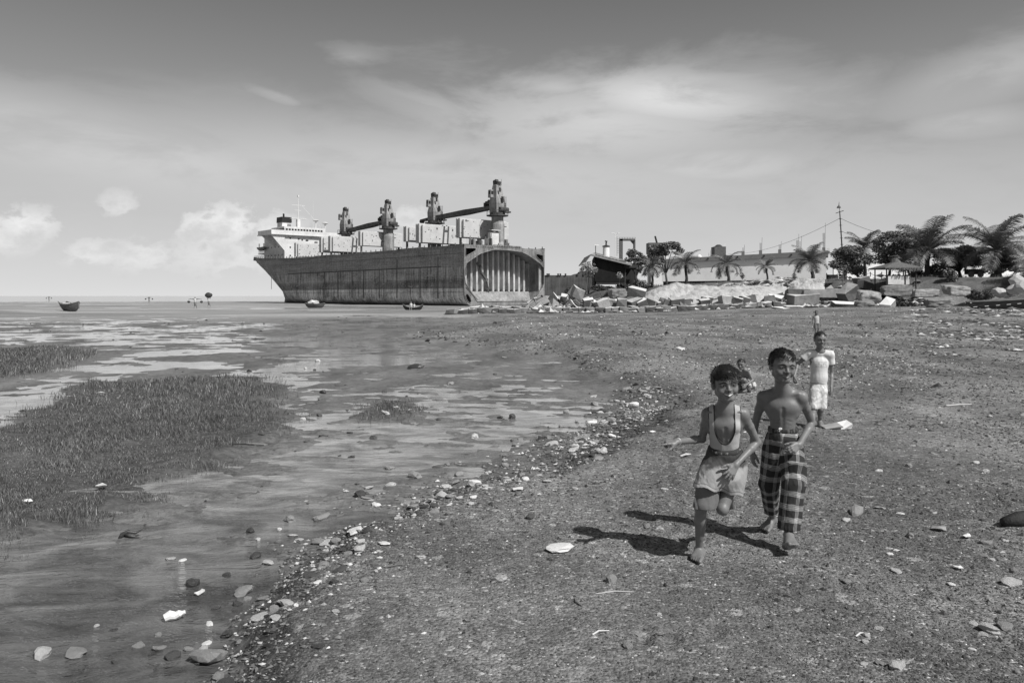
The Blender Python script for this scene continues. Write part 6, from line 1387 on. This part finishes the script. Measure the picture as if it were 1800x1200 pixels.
def boy_b():
    e = empty('person', (1.8, 5.35, 0), 0, 'bare-chested boy in checked trousers striding beside the boy in the tank top', 'person')
    J = joints(pelvis=px(1376, 778, 5.34), neck=px(1376, 687, 5.28), head=px(1376, 643, 5.19), Ls=px(1409, 697, 5.25), Rs=px(1341, 697, 5.33), Le=px(1427, 743, 5.34), Re=px(1327, 745, 5.44),
               Lw=px(1405, 781, 5.18), Rw=px(1322, 792, 5.46), Lh=px(1391, 790, 5.33), Rh=px(1361, 790, 5.37), Lk=px(1395, 850, 5.20), Rk=px(1352, 850, 5.40), La=px(1386, 939, 5.14), Ra=px(1358, 912, 5.64))
    S = .93; J['H'] = .216; J['hfw'] = unit((.04, -1, -.04)); J['hup'] = unit((.05, -.04, 1)); J['M'] = headframe(J['hfw'], J['hup'])
    F = Field(.003); lat, fw, up, M, ch, be = body(J, F, S); add_head(F, J['head'], J['M'], J['H'], smile=.55)
    dL = (px(1381, 799, 5.12)-J['Lw']).normalized(); hand(F, J['Lw'], dL, Vector((.35, -.9, .35)), Vector((-.3, -.2, -1))*-1, .14, [.5, .6, .7, .8], .10, (.5, .5))
    hand(F, J['Rw'], unit((.02, -.1, -1)), Vector((-1, 0, 0)), Vector((0, -1, 0)), .14, [.4, .45, .5, .55], .08, (.4, .4))
    hL = Vector((1.775, 5.16, .008)); tL = hL+Vector((-.005, -.175, .075)); d, u_, s_ = foot(F, J['La'], hL, tL, .195, (0, .3, 1)); toes(F, hL, d, u_, s_, .195, 1, .03)
    d2 = 5.66; hR = Vector(((1362-900)/1400*d2, 5.70, .03)); tR = Vector(((1340-900)/1400*5.5+.01, 5.53, .004)); d, u_, s_ = foot(F, J['Ra'], hR, tR, .19); toes(F, hR, d, u_, s_, .19, -1)
    mesh_person(F, J, 'body', e, .35)
    hair_obj(J['head'], J['M'], J['H'], e, 8, dict(thick=.03, line=.45, back=.24, slant=.12, comb=(.45, .6, -.35), mess=.6, n=2600, len=1.1, jag=.8))
    # checked trousers
    F = Field(.0035); pv = J['pelvis']; F.ell(pv+up*.03, (.110, .088, .085), M, .03)
    kR, kL = J['Rk'], J['Lk']; hR_, hL_ = px(1357, 903, 5.56), px(1387, 925, 5.17)
    F.cap(J['Rh'], kR, .078, .064, .035); F.cap(kR, hR_, .064, .046, .02); F.cap(J['Lh'], kL, .080, .072, .035); F.cap(kL, hL_, .072, .070, .02)
    top = pv.lerp(J['neck'], .27).z; zl = hL_.z; zr = hR_.z
    def post(G, X, Y, Z):
        G = G-foldn(X, Y, Z, 11, .010, 7., (1, 1, .6))-foldn(X, Y, Z*1.5, 24, .006, 9.)*(1+1.0*(Z < .3)); xm = X-(1372-900)/1400*Y
        hem = np.where((Y > 5.36) & (Z < .35), zr-.0, zl-.012); return np.maximum(np.maximum(G, hem-Z), Z-top)
    segR = [(J['Rh']+Vector((0, 0, .14)), J['Rh']), (J['Rh'], kR), (kR, hR_)]; segL = [(J['Lh']+Vector((0, 0, .14)), J['Lh']), (J['Lh'], kL), (kL, hL_)]
    def cuv(V):
        a = limb_uv(V, segR); b = limb_uv(V, segL); m = a[:, 2] < b[:, 2]; o = np.where(m[:, None], a, b); o[:, 2] = m.astype(float); return o
    def plaid(b, c, p):
        x, y, z = b.xyz(c); v = b.add(b.add(y, b.mul(z, .025)), b.mul(b.sub(b.noise(p, 9, 2), .5), .035)); f = b.m('FRACT', b.div(v, .083))
        def line(f_, c0, w, s=.012): return b.map(b.m('ABSOLUTE', b.sub(f_, c0)), w+s, w-s)
        h = b.mx(b.mx(line(f, .12, .035), line(f, .24, .035)), b.mx(line(f, .36, .035), line(f, .47, .02)))
        zone = b.map(b.m('ABSOLUTE', b.sub(f, .29)), .24, .22)
        u = b.m('FRACT', b.add(b.div(x, 1.15), .32)); vz_ = b.map(b.m('ABSOLUTE', b.sub(u, .5)), .17, .14); vl = b.mul(vz_, b.mx(b.mx(line(u, .40, .022, .01), line(u, .5, .022, .01)), line(u, .60, .022, .01)))
        base = b.mix(zone, .035, .11); base = b.mix(b.mul(vz_, .55), base, .12)
        w = b.mx(b.mul(h, b.mix(vz_, .35, .85)), b.mul(vl, .35)); w = b.mul(w, b.map(b.noise(p, 14, 3), .35, .6, .55, 1.1)); return b.mix(w, base, .50)
    PL = cloth_mat('plaid_cotton', plaid); cloth('checked_trousers', F, e, PL, post, cuv)
    # waistband, knot and pocket
    wb = Vector((pv.x, pv.y, top))+Vector((0, -.005, -.004)); F = Field(.0035); F.ell(wb, (.098, .078, .05), M, .01)
    cloth('waistband', F, e, cloth_mat('dark_waistband', lambda b, c, p: b.mix(b.map(b.noise(b.scale(p, (1, 1, .05)), 60, 2), .5, .6), .035, .10)), lambda G, X, Y, Z: np.maximum(G-foldn(X, Y, Z, 45, .004, 5., (1, 1, .1)), np.abs(Z-wb.z)-.017))
    kn = px(1371, 753, 5.235)-e.location; m = MB(); m.tube([kn+Vector((math.cos(t*.63)*.010, -.006, math.sin(t*.63)*.005)) for t in range(11)], .0028, 6); m.tube([kn, kn+Vector((-.008, -.006, -.02))], .0025, 6); m.build('drawstring', WHT, e, smooth=True)
    F = Field(.0035); pc = px(1402, 831, 5.19); F.fn(lambda X, Y, Z: np.maximum(np.maximum(np.abs(X-pc.x)-.055, np.abs(Z-pc.z)-.064), np.abs(Y-pc.y-((X-pc.x)*1.1)**2*6)-.028)-.004, (pc.x-.07, pc.y-.04, pc.z-.08), (pc.x+.07, pc.y+.08, pc.z+.08), .004)
    cloth('cargo_pocket', F, e, PL, lambda G, X, Y, Z: G-foldn(X, Y, Z, 22, .006, 3.), cuv)
    return e
def boy_c():
    D = 10.05; e = empty('person', (3.9, D, 0), 0, 'boy in a pale t-shirt and baggy shorts walking behind the two front boys', 'person')
    P = lambda x, y, dd=0.: px(x, y, D+dd)
    J = joints(pelvis=P(1439, 682, .05), neck=P(1441, 618), head=P(1442, 597, -.05), Ls=P(1459, 623, -.02), Rs=P(1423, 621, .02), Le=P(1462, 655, .04), Re=P(1402, 640, .08), Lw=P(1461, 682, -.05), Rw=P(1396, 662, -.02),
               Lh=P(1446, 688), Rh=P(1433, 688), Lk=P(1443, 719, -.06), Rk=P(1430, 720, -.05), La=P(1441, 741, .0), Ra=P(1427, 749, -.25))
    J['Ra'] = px(1427, 752, 9.75); S = .88; J['H'] = .20; J['hfw'] = unit((-.05, -1, -.05)); J['hup'] = unit((.03, 0, 1)); J['M'] = headframe(J['hfw'], J['hup'])
    g0 = hz(3.9, D); F = Field(.0045); lat, fw, up, M, ch, be = body(J, F, S); add_head(F, J['head'], J['M'], J['H'], smile=.2)
    hand(F, J['Lw'], (0, -.1, -1), (1, 0, 0), (0, -1, 0), .13, [.5, .55, .6, .65], .06, (.3, .3)); hand(F, J['Rw'], (-.15, -.4, -.9), (-1, 0, 0), (0, -1, 0), .13, [.7, .8, .8, .9], .06, (.3, .3))
    for a, big in (('L', 1), ('R', -1)):
        h_ = Vector((J[a+'a'].x, J[a+'a'].y+.035, g0)); t_ = h_+Vector((-.03 if a == 'R' else 0, -.17, 0)); d, u_, s_ = foot(F, J[a+'a'], h_, t_, .18); toes(F, h_, d, u_, s_, .18, big)
    mesh_person(F, J, 'body', e, .25); hair_obj(J['head'], J['M'], J['H'], e, 12, dict(thick=.03, line=.52, back=.2, comb=(.3, .6, -.2), mess=.5, n=500, len=.6, jag=.6))
    F = Field(.006); g = .016; torso(F, J, S, (.103*S+g, .074*S+g, .125*S+g), (.104*S+g, .082*S+g, .15*S+g), (.11*S+g, .085*S+g, .09*S)); nk = J['neck']
    for a in ('L', 'R'):
        F.cap(nk-up*.01, J[a+'s'], .036*S+g, .040*S+g, .03); sl_ = J[a+'s'].lerp(J[a+'e'], .52 if a == 'L' else .48); F.cap(J[a+'s'], sl_, .044*S+g*.6, .050*S+g*.6, .02)
    sb = {a: (np.array(J[a+'s']), np.array(J[a+'e'])) for a in 'LR'}; hemz = P(0, 674).z; sgn = {'L': 1, 'R': -1}
    def post(G, X, Y, Z):
        G = G-foldn(X, Y, Z, 14, .009, 4.); G = np.maximum(G, hemz-.012*np.sin((X-3.9)*18)-Z); nc = np.sqrt((X-nk.x)**2+(Y-nk.y+.02)**2+((Z-nk.z-.025)*1.0)**2)-.058; G = np.maximum(G, -nc)
        for a in 'LR':
            s, t = sb[a]; d = t-s; L = np.linalg.norm(d); d = d/L; q = (X-s[0])*d[0]+(Y-s[1])*d[1]+(Z-s[2])*d[2]; out = (X-s[0])*sgn[a] > -.01; G = np.where(out, np.maximum(G, q-L*.5), G)
        return G
    TC = P(1441, 640); 
    def tshirt(b, c, p):
        x, y, z = b.xyz(c); pr = b.mul(b.mul(b.map(b.noise(b.scale(c, (1, 0, .45)), 75, 3, .6), .5, .56), b.map(b.m('ABSOLUTE', x), .07, .065)), b.map(b.m('ABSOLUTE', z), .030, .027))
        rim = b.mul(b.map(b.m('ABSOLUTE', b.sub(b.m('ABSOLUTE', z), .035)), .004, .002), b.map(b.m('ABSOLUTE', x), .075, .07)); return b.mix(b.mul(b.mx(pr, rim), .6), .62, .22)
    cloth('t_shirt', F, e, cloth_mat('grey_jersey', tshirt), post, lambda V: V-np.array(TC))
    F = Field(.006); F.ell(J['pelvis']+Vector((0, 0, .03)), (.11, .09, .08), M, .03); F.cap(J['Lh'], P(1445, 715, -.05), .068, .056, .03); F.cap(J['Rh'], P(1430, 714, -.04), .072, .072, .03)
    def post(G, X, Y, Z): G = G-foldn(X, Y, Z, 16, .014, 9., (1, 1, .6)); return np.maximum(np.maximum(G, P(0, 717).z-Z), Z-P(0, 668).z)
    cloth('baggy_shorts', F, e, cloth_mat('pale_cotton', lambda b, c, p: b.mix(b.map(b.noise(p, 25, 3), .4, .6), .42, .62)), post)
    return e
def child_d():
    D = 13.75; e = empty('person', px(1313, 687, D), 0, 'child crouching with bent back on the beach behind the two front boys', 'person'); g = hz(5.6/1.4*1.0, D); P = lambda x, y, dd=0.: px(x, y, D+dd)
    off = Vector((0, 0, 0)); J = joints(pelvis=P(1318, 676, .08), neck=P(1309, 650, -.02), head=P(1303, 640, -.08), Ls=P(1317, 655, -.10), Rs=P(1306, 656, .08), Le=P(1323, 668, -.22), Re=P(1302, 670, .0), Lw=P(1312, 676, -.3), Rw=P(1300, 682, -.1),
              Lh=P(1318, 678, .0), Rh=P(1312, 678, .1), Lk=P(1308, 668, -.22), Rk=P(1302, 670, -.05), La=P(1310, 685, -.12), Ra=P(1303, 685, .05), front=False)
    S = .82; J['H'] = .185; J['hfw'] = unit((-.55, -.85, -.15)); J['hup'] = unit((-.1, 0, 1)); J['M'] = headframe(J['hfw'], J['hup'])
    F = Field(.006); body(J, F, S); F.ell(P(1319, 664, .02), (.085, .10, .11), None, .04); add_head(F, J['head'], J['M'], J['H'], smile=.1); hand(F, J['Lw'], (-.7, -.3, -.6), (0, -1, 0), (-.3, 0, 1), .12, [.3]*4); hand(F, J['Rw'], (-.6, -.3, -.7), (0, -1, 0), (-.3, 0, 1), .12, [.3]*4)
    for a, big in (('L', 1), ('R', -1)): h_ = Vector((J[a+'a'].x+.03, J[a+'a'].y+.02, P(0, 687).z)); d, u_, s_ = foot(F, J[a+'a'], h_, h_+Vector((-.13, -.09, 0)), .16); toes(F, h_, d, u_, s_, .16, big)
    mesh_person(F, J, 'body', e, .1); hair_obj(J['head'], J['M'], J['H'], e, 15, dict(thick=.04, line=.42, back=.2, comb=(.2, .6, -.2), mess=.6, n=300, len=.6))
    F = Field(.007); F.ell(P(1317, 677, .0), (.125, .13, .085), None, .03); F.cap(P(1316, 676), P(1306, 671, -.14), .09, .07, .03); F.cap(P(1304, 674), P(1303, 682), .05, .05, .03)
    cloth('wrap_cloth', F, e, cloth_mat('patterned_cotton', lambda b, c, p: b.mix(b.map(b.noise(p, 22, 3, .6), .47, .53), .10, .52)), lambda G, X, Y, Z: np.maximum(np.maximum(G-foldn(X, Y, Z, 12, .014, 2.), P(0, 687).z-Z), Z-P(0, 664).z+.35*(X-P(1316, 0).x)))
def child_e():
    D = 32.; x0, y0 = (1436-900)/1400*D, D; g = hz(x0, y0); e = empty('person', (x0, y0, g), 0, 'smallest distant child in a pale vest standing far behind the other boys', 'person'); top = px(1434, 545, D).z; Hh = top-g; 
    def P(x, y, z): return Vector((x0+x, y0+y, g+z*Hh))
    J = joints(pelvis=P(.0, 0, .50), neck=P(-.02, 0, .80), head=P(-.03, -.02, .90), Ls=P(.11, 0, .775), Rs=P(-.14, 0, .775), Le=P(.15, .02, .60), Re=P(-.17, .02, .60), Lw=P(.14, -.03, .46), Rw=P(-.15, -.03, .46), Lh=P(.05, 0, .47), Rh=P(-.06, 0, .47), Lk=P(.05, -.02, .27), Rk=P(-.06, -.02, .27), La=P(.05, .02, .06), Ra=P(-.06, .02, .06))
    S = .85; J['H'] = .18; J['hfw'] = unit((-.2, -1, 0)); J['hup'] = Vector((0, 0, 1)); J['M'] = headframe(J['hfw'], J['hup'])
    F = Field(.010); body(J, F, S); add_head(F, J['head'], J['M'], J['H'], smile=0., ears=False)
    for a in 'LR':
        hand(F, J[a+'w'], (0, -.1, -1), (1, 0, 0), (0, -1, 0), .12, [.3]*4); h_ = Vector((J[a+'a'].x, J[a+'a'].y+.03, g)); foot(F, J[a+'a'], h_, h_+Vector((0, -.15, 0)), .16)
    mesh_person(F, J, 'body', e, 0.); hair_obj(J['head'], J['M'], J['H'], e, 18, dict(thick=.05, line=.45, back=.2, comb=(0, .6, -.2), n=0))
    F = Field(.010); torso(F, J, S, (.105, .08, .12), (.095, .075, .12), (.10, .08, .06)); cloth('vest', F, e, cloth_mat('pale_vest', lambda b, c, p: b.mix(b.noise(p, 9), .4, .5)), lambda G, X, Y, Z: np.maximum(G, g+.50*Hh-Z))
    F = Field(.010); F.ell(J['pelvis'], (.10, .085, .07), None, .03); F.cap(J['Lh'], J['Lk'], .07, .06, .02); F.cap(J['Rh'], J['Rk'], .07, .06, .02); cloth('shorts', F, e, cloth_mat('grey_shorts', lambda b, c, p: b.mix(b.noise(p, 9), .12, .2)), lambda G, X, Y, Z: np.maximum(G, g+.30*Hh-Z))
def far_person(x, yf, lab, pose, hm=1.6, sit=False, z0=None, d0=None, lean=0., tone=None):
    """tiny figures out on the flat: still one continuous skinned body"""
    d = d0 or (CAMH-WL)*1400/(yf-520); X = (x-900)/1400*d; z = WL if z0 is None else z0; e = empty('person', (X, d, z), 0, lab, 'person'); s = hm/1.6
    P = lambda a, b, c: Vector((a*s+lean*c*s, b*s, c*s)); F = Field(.02); hipz = .35 if sit else .85
    F.cap(P(0, 0, hipz+.05), P(0, 0, hipz+.5), .13*s, .17*s, .05); F.cap(P(0, 0, hipz+.5), P(0, 0, hipz+.62), .06*s, .06*s, .04); F.ell(P(0, -.02, hipz+.73), (.09*s, .10*s, .13*s), None, .03)
    for q in (-1, 1):
        if sit: F.chain([P(q*.09, 0, hipz), P(q*.12, -.4, hipz+.05), P(q*.12, -.45, hipz-.3)], [.09*s, .07*s, .05*s], .03)
        else: F.chain([P(q*.09, 0, hipz), P(q*(.10+.08*(q > 0)), -.05*q, .45), P(q*(.12+.1*(q > 0)), .08*q, .02), P(q*(.12+.1*(q > 0)), .08*q-.15, .02)], [.09*s, .065*s, .045*s, .035*s], .03)
        sh = P(q*.19, 0, hipz+.48); el, wr = ((P(q*.42, -.05, hipz+.50), P(q*.62, -.1, hipz+.56)) if pose == 'yoke' else (P(q*.30, 0, hipz+.75), P(q*.16, 0, hipz+.98)) if pose == 'head' else (P(q*.26, -.1, hipz+.22), P(q*.18, -.3, hipz+.05)))
        F.chain([sh, el, wr, wr+(wr-el)*.3], [.055*s, .045*s, .035*s, .03*s], .03)
    V, Q = F.run(); npmesh('body', V, Q, SKIN, e, smooth=True, attrs={'headco': np.full((len(V), 3), 9.), 'smile': np.zeros(len(V))})
    F = Field(.02)
    if sit: F.cap(P(0, 0, hipz-.02), P(0, -.2, hipz+.05), .15*s, .14*s, .04)
    else: F.cap(P(0, 0, hipz+.05), P(0.02, 0, hipz-.3), .15*s, .17*s, .04)
    V, Q = F.run(); npmesh('wrap_cloth', V, Q, SIDE[1], e, smooth=True)
    F = Field(.02); F.cap(P(0, 0, hipz+.12), P(0, 0, hipz+.48), .145*s, .185*s, .04); V, Q = F.run(); npmesh('shirt', V, Q, CONC[0] if tone else SIDE[0], e, smooth=True)
    return e, X, d, z, hipz, s
def far_people():
    for k, (x, yf, lab) in enumerate(((343, 541.5, 'nearer of two figures on the flat left of the ship, carrying a shoulder pole'), (262, 531.5, 'tiny far figure with a shoulder pole alone at the water\'s edge'), (86, 528.5, 'tiny figure with a yoke on the horizon behind the stranded boat'))):
        e, X, d, z, hp, s = far_person(x, yf, lab, 'yoke', tone=1 if k == 0 else None)
        o = MB(); o.tube([(-.95, -.1, hp+.50), (0, -.02, hp+.60), (.95, .1, hp+.50)], .03, 5); y = o.build('carrying_pole', WOOD); y.location = (X, d, z); tag(y, ('pole across the shoulders of the nearer carrier', 'pole across the shoulders of the lone far carrier', 'pole across the shoulders of the carrier on the horizon')[k], 'pole')
        for q in (-1, 1):
            o = MB(); o.lathe((q*.92, q*.1, hp+.05), [(.10, -.12), (.2, 0), (.22, .15), (.12, .2)], 10); o.cyl((q*.92, q*.1, hp+.2), (q*.92, q*.1, hp+.5), .012, n=4); b_ = o.build('basket', DARKM); b_.location = (X, d, z); tag(b_, 'basket hanging from a shoulder pole out on the flat', 'basket', 'baskets on the shoulder poles')
    e, X, d, z, hp, s = far_person(367, 539, 'figure on the flat left of the ship carrying a big dark bundle', 'head', tone=1)
    o = place('bundle', rock_mesh('bundle', .55, (1.1, .9, .8), DARKM, 4, 2, .12), (X, d, z+hp+1.15)); tag(o, 'big dark bundle carried overhead by the figure left of the ship', 'bundle')
    far_person(722.5, 0, 'person in pale clothes sitting at the left of the dark canoe', 'sit', 1.5, True, WL-.02, 103, tone=1); far_person(728, 0, 'person sitting in the middle of the dark canoe', 'sit', 1.3, True, WL-.05, 103.2, tone=1)
boy_a(); boy_b(); boy_c(); child_d(); child_e(); far_people()
